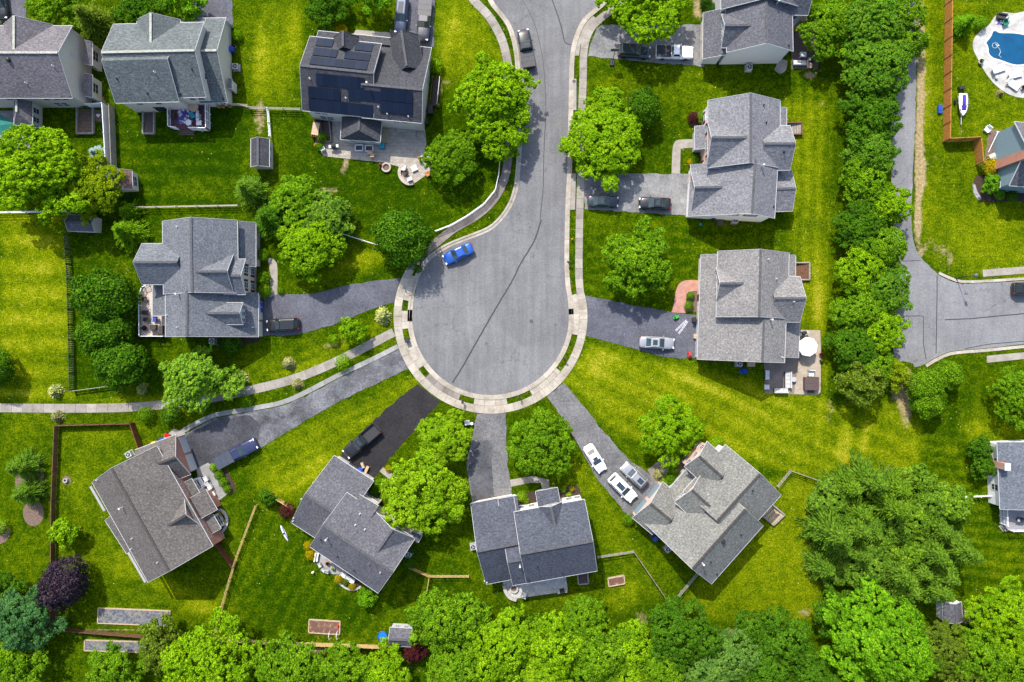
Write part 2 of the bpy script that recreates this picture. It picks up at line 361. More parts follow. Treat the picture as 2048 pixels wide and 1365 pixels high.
# ================================================================= STREET
A_street = asphalt('street asphalt', (.146, .146, .151), .15, .22, .10, .14)
A_path = asphalt('old road asphalt', (.165, .167, .175), .2, .18, .15, .08)
A_dark = asphalt('driveway asphalt dark', (.085, .088, .108), .28, .30, .2)
A_new = asphalt('driveway asphalt fresh', (.022, .0205, .0225), .35, .25, .3)
A_mid = asphalt('driveway asphalt grey', (.125, .125, .130), .35, .30, .25); A_pale = asphalt('driveway asphalt pale', (.165, .165, .168), .25, .42, .22)
A_worn = asphalt('driveway asphalt worn', (.108, .110, .122), .35, .55, .3)
CON = concrete('pavement concrete', (.265, .242, .212)); CON2 = concrete('kerb concrete', (.34, .305, .255), .12)
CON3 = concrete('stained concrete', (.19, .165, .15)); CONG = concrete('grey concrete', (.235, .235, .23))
tar = M('sealing tar', (.035, .035, .037), .6, .3)

ring = lambda r, a0, a1, n=40: [(981 + r * math.cos(R(a0 + (a1 - a0) * i / n)), 634 + r * math.sin(R(a0 + (a1 - a0) * i / n))) for i in range(n + 1)]
west = [(962,-60),(985,0),(1005,26),(1024,55),(1037,105),(1042,173),(1045,230),(1044,280),(1041,333),(1036,377),(1024,412),(1005,440),(978,463),(928,483),(895,497),(865,517),(848,537),(834,567)]
east = [(1136,600),(1131,567),(1129,523),(1130,440),(1132,390),(1135,333),(1137,233),(1139,133),(1142,100),(1151,67),(1167,37),(1200,8),(1226,-16),(1290,-50)]
bulb = ring(157, 202, -10, 50)
edge = smoothline(west, 5) + bulb[1:-1] + smoothline(east, 5)
flat('street', A_street, [edge], .012)
for nm, pts in (('kerb', west[:] + [bulb[3], bulb[6]]), ('kerb', bulb[4:-1]), ('kerb', [bulb[-3]] + east)):
    if len(pts) > 22: w = pts
    else: w = smoothline(pts, 6)
    strip('kerb', CON2, w, .02, -.42, 0, .03, 3.0, .02, smooth=False)
    strip('kerb', CON2, w, -.42, -.74, 0, .13, 3.0, .02, smooth=False)
# sealed cracks in the street
cr = [[(1104,0),(1115,30),(1124,60),(1130,85),(1142,90)],[(1082,440),(1076,462),(1066,487),(1040,530),(1024,563),(990,620),(950,690),(924,736),(905,766)],[(1092,230),(1088,300),(1086,380),(1080,440)],[(1045,0),(1066,40),(1080,90),(1089,150),(1092,230)]]
m = MB()
for k, c in enumerate(cr):
    w = resample([P(*q) for q in smoothline(c, 6)], .5); wd = (.10, .12, .06, .045)[k]
    a, b = offset(w, wd), offset(w, -wd)
    for i in range(len(w) - 1):
        j = .03 * math.sin(i * 1.7 + k); m.add([(a[i].x + j, a[i].y, .017), (b[i].x + j, b[i].y, .017), (b[i+1].x, b[i+1].y, .017), (a[i+1].x, a[i+1].y, .017)], [(0, 1, 2, 3)])
o = m.build('road_seam_marking', tar); o['kind'] = 'structure'
# pavements
walkW = [(930,-30),(947,0),(975,30),(997,65),(1010,100),(1018,150),(1021,220),(1018,290),(1011,350),(989,397),(955,430),(912,455),(893,469),(868,490),(840,515),(822,537)]
strip('pavement', CON, walkW[:7], .68, -.68, 0, .06, 1.6, .03)
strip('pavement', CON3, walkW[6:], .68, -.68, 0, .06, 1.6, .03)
strip('pavement', CON2, ring(186, 211, -14, 60), .64, -.64, 0, .062, 1.6, .03, smooth=False)
walkE = [(1162,597),(1158,557),(1158,500),(1159,440),(1161,370),(1163,250),(1166,160),(1167,113),(1172,80),(1184,55),(1203,36),(1235,10),(1270,-30)]
strip('pavement', CON, walkE, .60, -.60, 0, .06, 1.6, .03)
for a0, a1 in ((191, 208), (172, 184), (144, 164), (111, 137), (79, 101), (38, 62), (-15, 12)):
    strip('driveway_apron', CON2 if a0 != 111 else CON3, ring(172, a1, a0, 10), .47, -.47, 0, .055, 1.7, .03, smooth=False)
flat('driveway_apron', CON, [[(1142,348),(1152,347),(1150,420),(1139,420)]], .055, .05)
flat('driveway_apron', CON, [[(1150,112),(1158,112),(1161,90),(1172,66),(1184,48),(1193,38),(1186,32),(1168,48),(1155,74)]], .055, .05)
strip('footpath', CON, [(-40,816),(0,816),(150,817),(260,815),(340,808),(420,797),(512,778),(579,761),(645,736),(712,704),(787,665)], .72, -.72, 0, .05, 1.7, .03)
# driveways
flat('driveway', A_pale, [[(1169,347),(1377,348),(1376,432),(1169,419)]], .03)
flat('driveway', A_pale, [[(1194,57),(1206,50),(1408,50),(1408,134),(1290,124),(1176,113),(1181,88)]], .03)
flat('driveway', A_dark, [smoothline([(1172,592),(1224,602),(1342,625),(1400,631)],4) + smoothline([(1400,716),(1334,715),(1277,700),(1172,672)],4)], .03)
flat('driveway', A_dark, [smoothline([(800,557),(712,567),(629,587),(575,589),(520,590)],4) + smoothline([(520,672),(595,669),(672,647),(740,620),(790,604)],4)], .03)
Hup = [(798,699),(745,725),(679,757),(579,807),(512,822),(433,837),(395,855),(350,879)]
flat('driveway', A_worn, [smoothline(Hup,4) + [(380,945),(395,938),(420,931),(440,938)] + smoothline([(512,903),(532,890),(602,847),(692,797),(817,738)],4)], .03)
flat('driveway', asphalt('driveway asphalt sealed', (.052, .054, .064), .3, .4, .2), [[(362,880),(393,859),(433,842),(500,831),(523,850),(516,893),(440,936),(420,930),(396,937),(382,944)]], .036)
strip('driveway_border', CONG, [(796,693),(745,719),(679,750),(579,800),(512,816),(433,830),(392,848),(360,866)], .38, -.38, 0, .06, 2.2, .02)
flat('driveway', A_new, [[(835,768),(858,787),(880,804),(835,857),(803,890),(747,958),(680,916),(694,893),(725,863),(779,813)]], .03)
flat('driveway', A_mid, [[(954,828),(1012,827),(1013,895),(1017,940),(1024,992),(944,1008),(934,940),(936,908),(946,870)]], .03)
flat('driveway', asphalt('driveway asphalt patch', (.075, .077, .088), .3, .4, .3), [[(958,884),(975,880),(986,893),(984,930),(988,997),(947,1005),(937,940),(940,908)]], .036)
flat('driveway', A_mid, [[(1094,793),(1127,766),(1170,815),(1205,860),(1231,890),(1261,923),(1294,945),(1340,978),(1265,1042),(1230,1000),(1198,964),(1164,903),(1142,865)]], .03)
flat('driveway', A_dark, [[(386,-30),(463,-30),(466,50),(386,50)], [(806,-40),(870,-40),(868,95),(780,90),(780,60),(806,60)], [(-40,-20),(52,-20),(52,45),(-40,45)]], .03)
# the seams, patches and edge of the old road at the right
road2 = smoothline([(1806,-40),(1800,80),(1783,200),(1782,330),(1786,440),(1780,560),(1780,640),(1790,723)],4) + [(1799,723),(1826,727),(1829,735),(1842,732)] + smoothline([(1853,727),(1869,717),(1903,703),(1969,697),(2060,687)],4) + [(2060,562)] + smoothline([(2048,562),(1936,568),(1903,563),(1876,550)],4) + smoothline([(1843,517),(1829,490),(1823,440),(1826,333),(1831,233),(1833,120),(1835,-40)],4)
flat('road', A_path, [road2], .012)
strip('kerb', CON2, [(1876,549),(1903,561),(1936,567),(2060,560)], .02, .45, 0, .10, 3, .02)
strip('kerb', CON2, [(2060,689),(1969,698),(1903,704),(1869,718),(1850,730)], .02, .5, 0, .10, 3, .02)
m = MB()
for c, wd in (([(1874,551),(1874,590),(1873,650),(1872,707)], .07), ([(1890,640),(1940,638),(2000,632),(2060,627)], .08), ([(1804,633),(1847,632),(1847,690),(1852,718)], .06), ([(1930,698),(1970,690),(1985,688),(2060,682)], .06), ([(1806,523),(1842,521)], .05)):
    w = resample([P(*q) for q in c], .6); a, b = offset(w, wd), offset(w, -wd)
    for i in range(len(w) - 1): m.add([(*a[i], .017), (*b[i], .017), (*b[i+1], .017), (*a[i+1], .017)], [(0, 1, 2, 3)])
o = m.build('road_seam_marking', tar); o['kind'] = 'structure'
flat('pavement', CON, [[(1965,540),(2070,532),(2070,546),(1966,554)]], .06, .05); flat('pavement', CON, [[(1973,712),(2070,703),(2070,716),(1974,726)]], .06, .05)
# garden walks
flat('garden_path', CON, [smoothline([(1387,279),(1360,280),(1350,284),(1345,300),(1343,348)],4) + smoothline([(1360,348),(1361,305),(1364,298),(1387,296)],4)], .05, .04)
BRK = paver('brick path', (.42, .19, .14), (.34, .16, .12), 2.5, (.3, .2, .17))
flat('garden_path', BRK, [smoothline([(1396,561),(1372,561),(1358,568),(1351,585),(1348,605),(1343,625)],4) + smoothline([(1371,627),(1372,600),(1377,585),(1396,583)],4)], .05, .04)
flat('garden_path', CON, [smoothline([(540,595),(541,560),(538,530),(533,518)],4) + smoothline([(543,516),(550,522),(555,535),(555,589)],4)], .05, .04)
flat('garden_path', CON, [[(1020,960),(1066,952),(1098,960),(1100,984),(1085,984),(1082,966),(1060,966),(1022,974)]], .05, .04)
flat('garden_path', CON, [[(759,943),(766,935),(784,947),(800,960),(790,968)]], .05, .04)
flat('garden_path', CON3, [[(1295,940),(1330,912),(1352,916),(1368,936),(1350,950),(1312,970)]], .045, .04)
flat('garden_path', CONG, [[(333,872),(347,858),(362,862),(372,868),(352,878),(290,905),(285,895)]], .052, .04)
flat('garden_path', CON, [[(705,72),(712,60),(780,66),(782,80),(708,84)]], .05, .04)
# ================================================================= HOUSES
WHITE = M('white trim', (.44, .44, .445), .5, .06); GLASS = M('window glass', (.02, .028, .036), .08, .3, 2, .6)
SID = {'beige': M('beige siding', (.50, .46, .40), .7, .08), 'white': M('white siding', (.70, .70, .68), .6, .05), 'cream': M('cream siding', (.58, .52, .42), .7, .08),
       'grey': M('grey siding', (.45, .45, .45), .7, .06), 'blue': M('blue grey siding', (.15, .215, .25), .7, .08), 'tan': M('tan siding', (.52, .45, .36), .7, .08)}
def brickmat(name, a, b, mo):
    m, nt, bs = newmat(name); g = nt.nodes.new('ShaderNodeTexCoord')
    w = nt.nodes.new('ShaderNodeVectorMath'); w.operation = 'DOT_PRODUCT'; w.inputs[1].default_value = (1, .83, 0); lnk(nt, g.outputs['Object'], w.inputs[0])
    sp = nt.nodes.new('ShaderNodeSeparateXYZ'); lnk(nt, g.outputs['Object'], sp.inputs[0]); cb = nt.nodes.new('ShaderNodeCombineXYZ')
    lnk(nt, w.outputs['Value'], cb.inputs[0]); lnk(nt, sp.outputs[2], cb.inputs[1])
    br = nt.nodes.new('ShaderNodeTexBrick'); br.inputs['Scale'].default_value = 4.2; br.inputs['Mortar Size'].default_value = .03
    for s, c in (('Color1', a), ('Color2', b), ('Mortar', mo)): br.inputs[s].default_value = (*c, 1)
    lnk(nt, cb.outputs[0], br.inputs['Vector'])
    c = mixc(nt, .6, br.outputs['Color'], ramp(nt, noise(nt, 1.5, 5, .7, pos(nt)), [(.3, (.7, .7, .7)), (.7, (1.25, 1.2, 1.2))]), 'MULTIPLY')
    lnk(nt, c, bs.inputs['Base Color']); bs.inputs['Roughness'].default_value = .9; return m
BRICK = brickmat('red brick', (.40, .125, .075), (.34, .10, .06), (.38, .29, .23)); PINK = brickmat('pale pink brick', (.55, .32, .25), (.48, .27, .2), (.5, .42, .36))
ORB = brickmat('orange brick', (.42, .20, .11), (.34, .15, .08), (.4, .33, .27))
MAROON = M('maroon shutter', (.10, .012, .014), .6); BLACKM = M('black metal', (.02, .02, .022), .5); PVC = M('white vent pipe', (.50, .50, .50), .4)
SOLAR = None
def solar_mat():
    m, nt, b = newmat('solar glass'); g = nt.nodes.new('ShaderNodeTexCoord')
    isl = nt.nodes.new('ShaderNodeObjectInfo').outputs['Random']
    c = ramp(nt, isl, [(0, (.006, .011, .024)), (1, (.009, .015, .032))])
    br = nt.nodes.new('ShaderNodeTexBrick'); br.inputs['Scale'].default_value = 6; br.offset = 0; br.inputs['Mortar Size'].default_value = .015
    br.inputs['Color1'].default_value = br.inputs['Color2'].default_value = (1, 1, 1, 1); br.inputs['Mortar'].default_value = (1.25, 1.25, 1.25, 1); lnk(nt, g.outputs['Object'], br.inputs['Vector'])
    lnk(nt, mixc(nt, 1, c, br.outputs['Color'], 'MULTIPLY'), b.inputs['Base Color']); b.inputs['Roughness'].default_value = .35; b.inputs['Specular IOR Level'].default_value = .12; return m
SOLAR = solar_mat()

class House:
    def __init__(s, label, centre, roof, wall, group='houses around the cul-de-sac', name='house', trim=WHITE, cat='house', roofname='roof'):
        s.o = P(*centre); s.root = thing(name, label, cat, s.o, 0, group); s.roofm = roof; s.wallm = wall; s.trim = trim; s.B = []; s.roofs = MB(); s.walls = {}; s.roofname = roofname
    def block(s, c0, c1, c2, h1, hr=None, h2=None, shed=False, hip=(0, 0), ov=.32, plain=False, wall=None, base=0.0, rakes=(1, 1), cap=True, front=None, t=.17, ext=(0, 0)):
        w0, w1, w2 = P(*c0, h1), P(*c1, h1), P(*c2, h1 if h2 is None else h2)
        u = Vector((w1.x - w0.x, w1.y - w0.y, 0)); L = u.length; u.normalize(); v = Vector((-u.y, u.x, 0)); d = Vector((w2.x - w1.x, w2.y - w1.y, 0)); W = d.dot(v)
        if W < 0: v = -v; W = -W
        h2 = h1 if h2 is None else h2
        org = Vector((w0.x, w0.y, 0)) - u * ext[0]; L += ext[0] + ext[1]
        vr = W if shed else W * (hr - h1) / ((hr - h1) + (hr - h2))
        if shed: hr = h2
        n = len(s.B); bk = dict(o=org, u=u, v=v, L=L, W=W, h1=h1, h2=h2, hr=hr, vr=vr, shed=shed, hip=hip, ov=ov); s.B.append(bk)
        T = lambda a, b, z: org + u * a + v * b + Vector((0, 0, z)); d0, d1 = hip
        rf = MB()
        rf.solid([T(0,0,h1), T(L,0,h1), T(L-d1,vr,hr), T(d0,vr,hr)], t)
        if not shed: rf.solid([T(d0,vr,hr), T(L-d1,vr,hr), T(L,W,h2), T(0,W,h2)], t)
        if d0: rf.solid([T(0,0,h1), T(d0,vr,hr), T(0,W,h2)], t)
        if d1: rf.solid([T(L,0,h1), T(L-d1,vr,hr), T(L,W,h2)], t)
        rf.build(s.roofname, s.roofm, s.root, s.o)
        # walls
        e = ov + .003 * n; hv = lambda b: (h1 + (hr - h1) * b / vr if b <= vr else h2 + (hr - h2) * (W - b) / (W - vr)) - t - .004
        def ring_(a, hp): 
            pts = [(e, base), (W - e, base), (W - e, hv(W - e) if not hp else min(h1, h2) - t)]
            if not shed and not hp: pts.append((vr, hv(vr)))
            pts.append((e, hv(e) if not hp else min(h1, h2) - t)); return [T(a, b, z) for b, z in pts]
        key = wall or s.wallm; mb = MB()
        for a, hp, ei in ((e, d0, 0), (L - e, d1, 1)):
            rr = ring_(a, hp); mb.add(rr, [tuple(range(len(rr)))])
        mb.add([T(e,e,base), T(L-e,e,base), T(L-e,e,hv(e)), T(e,e,hv(e))], [(0,1,2,3)])
        mb.add([T(e,W-e,base), T(L-e,W-e,base), T(L-e,W-e,hv(W-e)), T(e,W-e,hv(W-e))], [(0,1,2,3)])
        mb.build('wall', key, s.root, s.o)
        # trim
        k = .055; G = lambda p, q: MB().bar(p, q, .07, .11).build('gutter', s.capm if plain else s.trim, s.root, s.o)
        G(T(-.02,-k,h1-.10), T(L+.02,-k,h1-.10))
        if not shed: G(T(-.02,W+k,h2-.10), T(L+.02,W+k,h2-.10))
        if d1: G(T(L+k,0,h1-.1), T(L+k,W,h1-.1))
        if d0: G(T(-k,0,h1-.1), T(-k,W,h1-.1))
        for i, (a, dd) in enumerate(((-.025, d0), (L + .025, d1))):
            if rakes[i] and not dd:
                g = MB(); g.bar(T(a,-.05,h1-.07), T(a,vr,hr-.07), .04, .17)
                if not shed: g.bar(T(a,vr,hr-.07), T(a,W+.05,h2-.07), .04, .17)
                g.build('rake_trim', s.capm if plain else s.trim, s.root, s.o)
        if cap and not shed:
            g = MB(); g.bar(T(d0+.05,vr,hr+.015), T(L-d1-.05,vr,hr+.015), .34, .07); g.build('ridge_cap', s.capm, s.root, s.o)
        return n
    def z(s, x, y):
        best = 0
        for b in s.B:
            d = Vector((x, y, 0)) - b['o']; a = d.dot(b['u']); c = d.dot(b['v'])
            if -.01 <= a <= b['L'] and -.01 <= c <= b['W']:
                h = b['h1'] + (b['hr'] - b['h1']) * c / b['vr'] if c <= b['vr'] else b['h2'] + (b['hr'] - b['h2']) * (b['W'] - c) / (b['W'] - b['vr'])
                best = max(best, h)
        return best
    def on(s, px, py):
        h = 5.0
        for _ in range(14): q = P(px, py, h); h = .5 * h + .5 * s.z(q.x, q.y)
        return P(px, py, h)
    def wall_frame(s, i, side):
        b = s.B[i]; e = b['ov'] + .003 * i; u, v, L, W = b['u'], b['v'], b['L'], b['W']
        if side == 'v0': return b['o'] + v * e, u, -v, L
        if side == 'v1': return b['o'] + v * (W - e), u, v, L
        if side == 'u0': return b['o'] + u * e, v, -u, W
        return b['o'] + u * (L - e), v, u, W
    def panel(s, i, side, t, z, w, h, name, mat, depth=.05, parent=None, off=0.0):
        o, d, n, L = s.wall_frame(i, side); c = o + d * (L * t) + n * (depth / 2 - .01 + off) + Vector((0, 0, z))
        return MB().box(c, (w, h, depth), ax=(d, Vector((0, 0, 1)), n)).build(name, mat, parent or s.root, s.o)
    def win(s, i, side, ts, z, w=1.0, h=1.5, shut=None, frame=None):
        for t in (ts if isinstance(ts, (list, tuple)) else [ts]):
            o, d, n, L = s.wall_frame(i, side); c = o + d * (L * t) + Vector((0, 0, z)); up = Vector((0, 0, 1)); m = MB()
            for sx in (-1, 1): m.box(c + d * (sx * (w / 2 - .05)) + n * .03, (.08, h, .09), ax=(d, up, n))
            for k in (-1, 0, 1): m.box(c + up * (k * (h / 2 - .05)) + n * .032, (w - .09, .06, .085), ax=(d, up, n))
            m.box(c + n * .028, (.03, h - .1, .06), ax=(d, up, n))
            f = m.build('window', frame or s.trim, s.root, s.o)
            MB().box(c + n * .012, (w - .14, h - .12, .045), ax=(d, up, n)).build('pane', GLASS, f, s.o)
            if shut:
                for sx in (-1, 1): MB().box(c + d * (sx * (w / 2 + .22)) + n * .015, (.36, h, .05), ax=(d, up, n)).build('shutter', shut, s.root, s.o)
    def vents(s, lst):
        for px, py, k in lst:
            p = s.on(px, py); m = MB()
            if k == 'w': m.cyl(p.x, p.y, p.z - .2, p.z + .40, .075, .075, 8); m.cyl(p.x, p.y, p.z - .1, p.z + .05, .14, .11, 8); m.build('vent_pipe', PVC, s.root, s.o)
            elif k == 'b': m.cyl(p.x, p.y, p.z - .2, p.z + .40, .09, .09, 8); m.cyl(p.x, p.y, p.z - .1, p.z + .05, .2, .14, 8); m.build('vent_pipe', BLACKM, s.root, s.o)
            elif k == 'B': m.lathe(p.x, p.y, [(.33, p.z - .2), (.33, p.z + .2), (.24, p.z + .33), (.08, p.z + .38)], 12); m.build('roof_vent', BLACKM, s.root, s.o)
            else: m.cyl(p.x, p.y, p.z - .2, p.z + 1.0, .10, .10, 8); m.cyl(p.x, p.y, p.z + .85, p.z + 1.1, .15, .15, 8); m.build('flue', PVC, s.root, s.o)
    def panels(s, rows, i, side):
        """solar panels: rows of (left photo point, right photo point, count)"""
        b = s.B[i]; u = b['u']
        sl = Vector((0, 0, 0)) + b['v'] * (b['vr'] if side == 0 else -(b['W'] - b['vr'])) + Vector((0, 0, b['hr'] - (b['h1'] if side == 0 else b['h2']))); sl.normalize()
        n = u.cross(sl); n = n if n.z > 0 else -n
        for a, c, k in rows:
            p, q = s.on(*a), s.on(*c); w = (q - p).dot(u) / k
            for j in range(k):
                cc = p + u * (w * (j + .5)) + n * .11
                MB().box(cc, (abs(w) - .012, 1.64, .05), ax=(u, sl, n)).build('solar_panel', SOLAR, s.root, s.o)
    def done(s):
        pass
def mk(label, c, roof, wall, cap, **k):
    h = House(label, c, roof, wall, **k); h.capm = cap; return h
cap_d = M('ridge cap dark', (.07, .07, .075), .9, .4, 4); cap_l = M('ridge cap lichen', (.30, .30, .25), .9, .5, 5); cap_b = M('ridge cap brown', (.05, .043, .040), .9, .4, 4)
RF = {k: shingle('shingles ' + k, *v) for k, v in {'purple': ((.125, .118, .128), (1.05, 1, 1)), 'sage': ((.100, .114, .117), (1, 1, 1)), 'char': ((.050, .051, .058), (1, 1, 1)), 'slate': ((.094, .096, .108), (1, 1, 1)),
   'silver': ((.155, .156, .168), (1, 1, 1)), 'warm': ((.175, .168, .165), (1, 1, .98)), 'steel': ((.112, .120, .135), (1, 1, 1)), 'brown': ((.100, .092, .088), (1.05, 1, .95)), 'graphite': ((.092, .092, .104), (1, 1, 1)),
   'ink': ((.060, .066, .084), (1, 1, 1)), 'stone': ((.150, .150, .138), (1, 1, .96)), 'blue': ((.105, .118, .14), (1, 1, 1))}.items()}

# --- A, top left corner
h = mk('purple-grey roofed house in the top left corner with two side bays', (70,130), RF['purple'], SID['beige'], cap_l)
h.block((-70,52),(145,52),(151,196), 5.2, 8.5)
h.block((7,130),(7,50),(105,50), 5.18, 8.1, rakes=(0,1))
h.block((64,196),(64,250),(28,250), 2.8, 4.2, hip=(0,1.5), ext=(.5,0))
for y0, y1 in ((84,131),(150,195)): h.block((184,y0),(184,y1),(168,y1), 2.75, h2=3.35, shed=True, ov=.12, hip=(.0,.0), rakes=(1,1), t=.1)
h.win(0,'v1',[.70,.80,.88,.35], 4.2); h.win(0,'v1',[.72,.79], 1.6); h.win(2,'u1',[.2,.5,.8], 1.5,.9,1.3); h.win(2,'v0',[.45,.75],1.5,.9,1.4)
for i in (3,4): h.win(i,'v0',[.5],1.7,1.6,1.4); h.win(i,'u1',[.5],1.7,.7,1.4)
h.panel(0,'u1',.38,4.6,.5,1.3,'gable_vent',WHITE)
h.vents([(17,120,'B'),(107,133,'w'),(53,167,'w')]); h.done()
# --- B
h = mk('pale sage-grey roofed house with a white railed rug deck behind', (330,130), RF['sage'], SID['beige'], cap_l)
h.block((227,49),(408,45),(408,194), 5.3, 8.55)
h.block((231,206),(358,203),(352,70), 5.32, 8.56, rakes=(1,1), cap=False)
h.block((274,110),(274,40),(360,40), 5.28, 7.5, rakes=(0,1))
h.block((396,37),(452,36),(455,205), 2.6, 6.1, rakes=(0,1))
h.block((362,38),(412,37),(412,52), 2.62, h2=3.4, shed=True)
h.block((463,158),(463,178),(456,178), 2.2, h2=2.6, shed=True, ov=.05, t=.08)
h.win(0,'v1',[.8,.9], 4.0); h.win(1,'v0',[.3,.6], 4.2); h.win(0,'u1',[.3,.7],4.2); h.win(3,'v1',[.4,.7],1.6); h.panel(1,'v0',.5,1.2,1.8,2.1,'door',GLASS)
h.panel(3,'v0',.5,1.15,4.6,2.2,'garage_door',WHITE)
h.vents([(310,145,'w'),(234,158,'b'),(295,187,'b'),(384,139,'b'),(361,188,'b'),(446,198,'b')]); h.done()
# --- C with solar panels
h = mk('dark charcoal roofed house covered with rows of blue-black solar panels', (740,170), RF['char'], SID['beige'], cap_d)
h.block((620,73),(763,88),(748,236), 5.0, 7.95)
h.block((745,85),(863,96),(841,246), 2.75, 7.3, h2=4.98, rakes=(0,1))
h.block((668,105),(668,74),(717,79), 5.0, 7.0, rakes=(0,1), plain=True)
h.block((637,62),(790,77),(788,92), 2.7, h2=3.4, shed=True)
h.block((790,150),(779,76),(838,82), 4.2, 6.6, rakes=(0,1), ext=(0,-.2), plain=True)
h.block((763,240),(760,284),(681,277), 2.9, 4.35, hip=(0,1.1), ext=(.6,0))
h.win(0,'v1',[.17,.27], 3.9); h.win(0,'v1',[.2,.3], 1.5); h.win(1,'v1',[.55,.68],3.9); h.win(5,'u1',[.25,.5,.75],1.6,.9,1.3); h.win(1,'u1',[.35],1.5); h.panel(5,'v0',.5,1.1,1.6,2.05,'door',GLASS)
h.panel(1,'v0',.55,1.15,4.8,2.2,'garage_door',WHITE)
h.panels([((632.5,158),(729,167),7),((617,184),(681,188.5),5),((697,188),(761,194.5),5),((618,208.5),(746,218),10),((761,189),(825,194),5),((761,212.5),(825,218),5)], 0, 1)
h.panels([((633,85),(666,89),2),((711,94),(745,98),2),((627,104),(675,108),4),((690,111),(741,115),4),((621,122),(736,130.5),9)], 0, 0)
h.vents([(736,170,'f'),(620,158,'w'),(692,197,'w'),(757,215,'w'),(775,229,'w'),(817,234,'w')]); h.done()
# --- D top right
h = mk('slate grey house at the top edge beside the white pickup', (1510,70), RF['slate'], SID['grey'], cap_d)
h.block((1454,105),(1452,-10),(1584,-5), 5.3, 8.25)
h.block((1495,29),(1443,29),(1443,95), 5.27, 7.1, rakes=(0,1))
h.block((1407,26),(1406,118),(1452,117), 2.75, h2=4.4, shed=True)
h.block((1443,19),(1440,-90),(1600,-90), 5.6, 8.9)
h.block((1530,29),(1616,30),(1616,-60), 5.25, 8.0, rakes=(0,1))
h.win(1,'u1',[.25,.45,.65],4.3,.9,1.4); h.win(4,'v0',[.75],4,1,1.4); h.panel(2,'v0',.3,1.15,2.7,2.2,'garage_door',SID['tan']); h.panel(2,'v0',.72,1.15,2.7,2.2,'garage_door',SID['tan'])
h.panel(0,'u0',.62,1.0,.3,.3,'vent_hood',WHITE); h.vents([(1553,8,'f'),(1577,92,'b')]); h.done()
# --- E
h = mk('light silver-grey roofed house with two dark sedans on its driveway', (1480,310), RF['silver'], SID['white'], cap_d)
h.block((1416.5,336),(1416.5,201),(1560,205), 5.2, 8.2)
h.block((1376,433),(1382,333),(1555,337), 2.8, 7.8, h2=5.2, ext=(0,.3), rakes=(1,0))
h.block((1497,236),(1412,236),(1412,336), 5.23, 7.9, rakes=(0,1), wall=PINK, ext=(0,-.1))
h.block((1450,337),(1382,338),(1377,428), 2.83, 5.4, rakes=(0,1), wall=PINK, ext=(0,.12))
h.block((1518,252),(1580,252),(1580,340), 5.23, 7.4, rakes=(0,1))
h.block((1573,216),(1573,252),(1556,252), 2.9, h2=3.4, shed=True)
h.block((1545,342),(1583,341),(1582,422), 2.8, 4.3, rakes=(0,1))
h.block((1390,253),(1390,299),(1416,299), 2.9, h2=3.5, shed=True, wall=WHITE)
h.win(1,'u0',[.50,.72],4.6,1.3,1.1,MAROON); h.win(2,'u1',[.18,.82],4.2,1,1.5,MAROON); h.win(2,'u1',[.15,.85],1.6,1,1.5,MAROON); h.panel(3,'u1',.3,1.15,2.7,2.15,'garage_door',SID['cream']); h.panel(3,'u1',.72,1.15,2.7,2.15,'garage_door',SID['cream'])
h.win(2,'u1',[.5],4.3,1.6,1.7); h.win(0,'v0',[.85],4.2,1,1.5,MAROON); h.win(0,'v0',[.85],1.6,1,1.5,MAROON)
h.vents([(1527,211,'b'),(1532,246,'b'),(1568,304,'b'),(1523,333,'f'),(1547,414,'b')]); h.done()
# --- F
h = mk('warm grey roofed house with the umbrella patio and a full width front porch', (1500,610), RF['warm'], SID['cream'], cap_d)
h.block((1433,634),(1436,503),(1578,506), 5.2, 8.3)
h.block((1395,719),(1403,506),(1577,508), 2.75, 7.4, h2=5.1, ext=(0,-.3), rakes=(1,1))
h.block((1486,536),(1434,536),(1432,603), 5.2, 7.1, rakes=(0,1), wall=PINK, ext=(0,.1))
h.block((1538,554),(1600,554),(1596,644), 5.2, 7.45, rakes=(0,1))
h.block((1591,511),(1591,552),(1574,552), 2.9, h2=3.4, shed=True)
h.block((1600,642),(1597,716),(1568,716), 2.75, h2=3.7, shed=True)
h.win(2,'u1',[.2,.5,.8],4.2,.9,1.4,MAROON); h.panel(1,'v0',.14,1.15,2.7,2.15,'garage_door',WHITE); h.panel(1,'v0',.31,1.15,2.7,2.15,'garage_door',WHITE); h.panel(1,'v0',.6,1.1,1.0,2.1,'door',MAROON); h.win(1,'v0',[.5,.72,.85],1.6,1,1.4)
h.vents([(1536,519,'w'),(1552,558,'w'),(1587,604,'w'),(1540,640,'f'),(1564,715,'w')]); h.done()
# --- G left
h = mk('blue-grey roofed house with a window dormer and a white railed side deck', (400,555), RF['steel'], SID['beige'], cap_d)
h.block((327,590),(325,443),(474,441), 5.2, 8.0, ext=(-.1,0))
h.block((516,674),(516,586),(331,586), 2.75, 7.6, h2=5.15, rakes=(1,0))
h.block((395,506),(468,506),(468,588), 5.23, 7.75, rakes=(0,1))
h.block((420,519),(491,519),(492,589), 5.17, 7.0, rakes=(0,1), wall=SID['tan'])
h.block((284,569),(284,488),(370,488), 5.2, 5.2001, rakes=(0,0), cap=False) if 0 else h.block((370,488),(284,488),(284,569), 5.2, 7.6, rakes=(0,1))
h.block((511,446),(511,534),(478,534), 2.75, h2=4.2, shed=True)
h.block((408,606),(486,606),(486,649), 5.0, 6.35, rakes=(0,1), wall=WHITE, base=2.0, ov=.22)
h.block((305,570),(305,632),(334,632), 2.75, h2=3.5, shed=True)
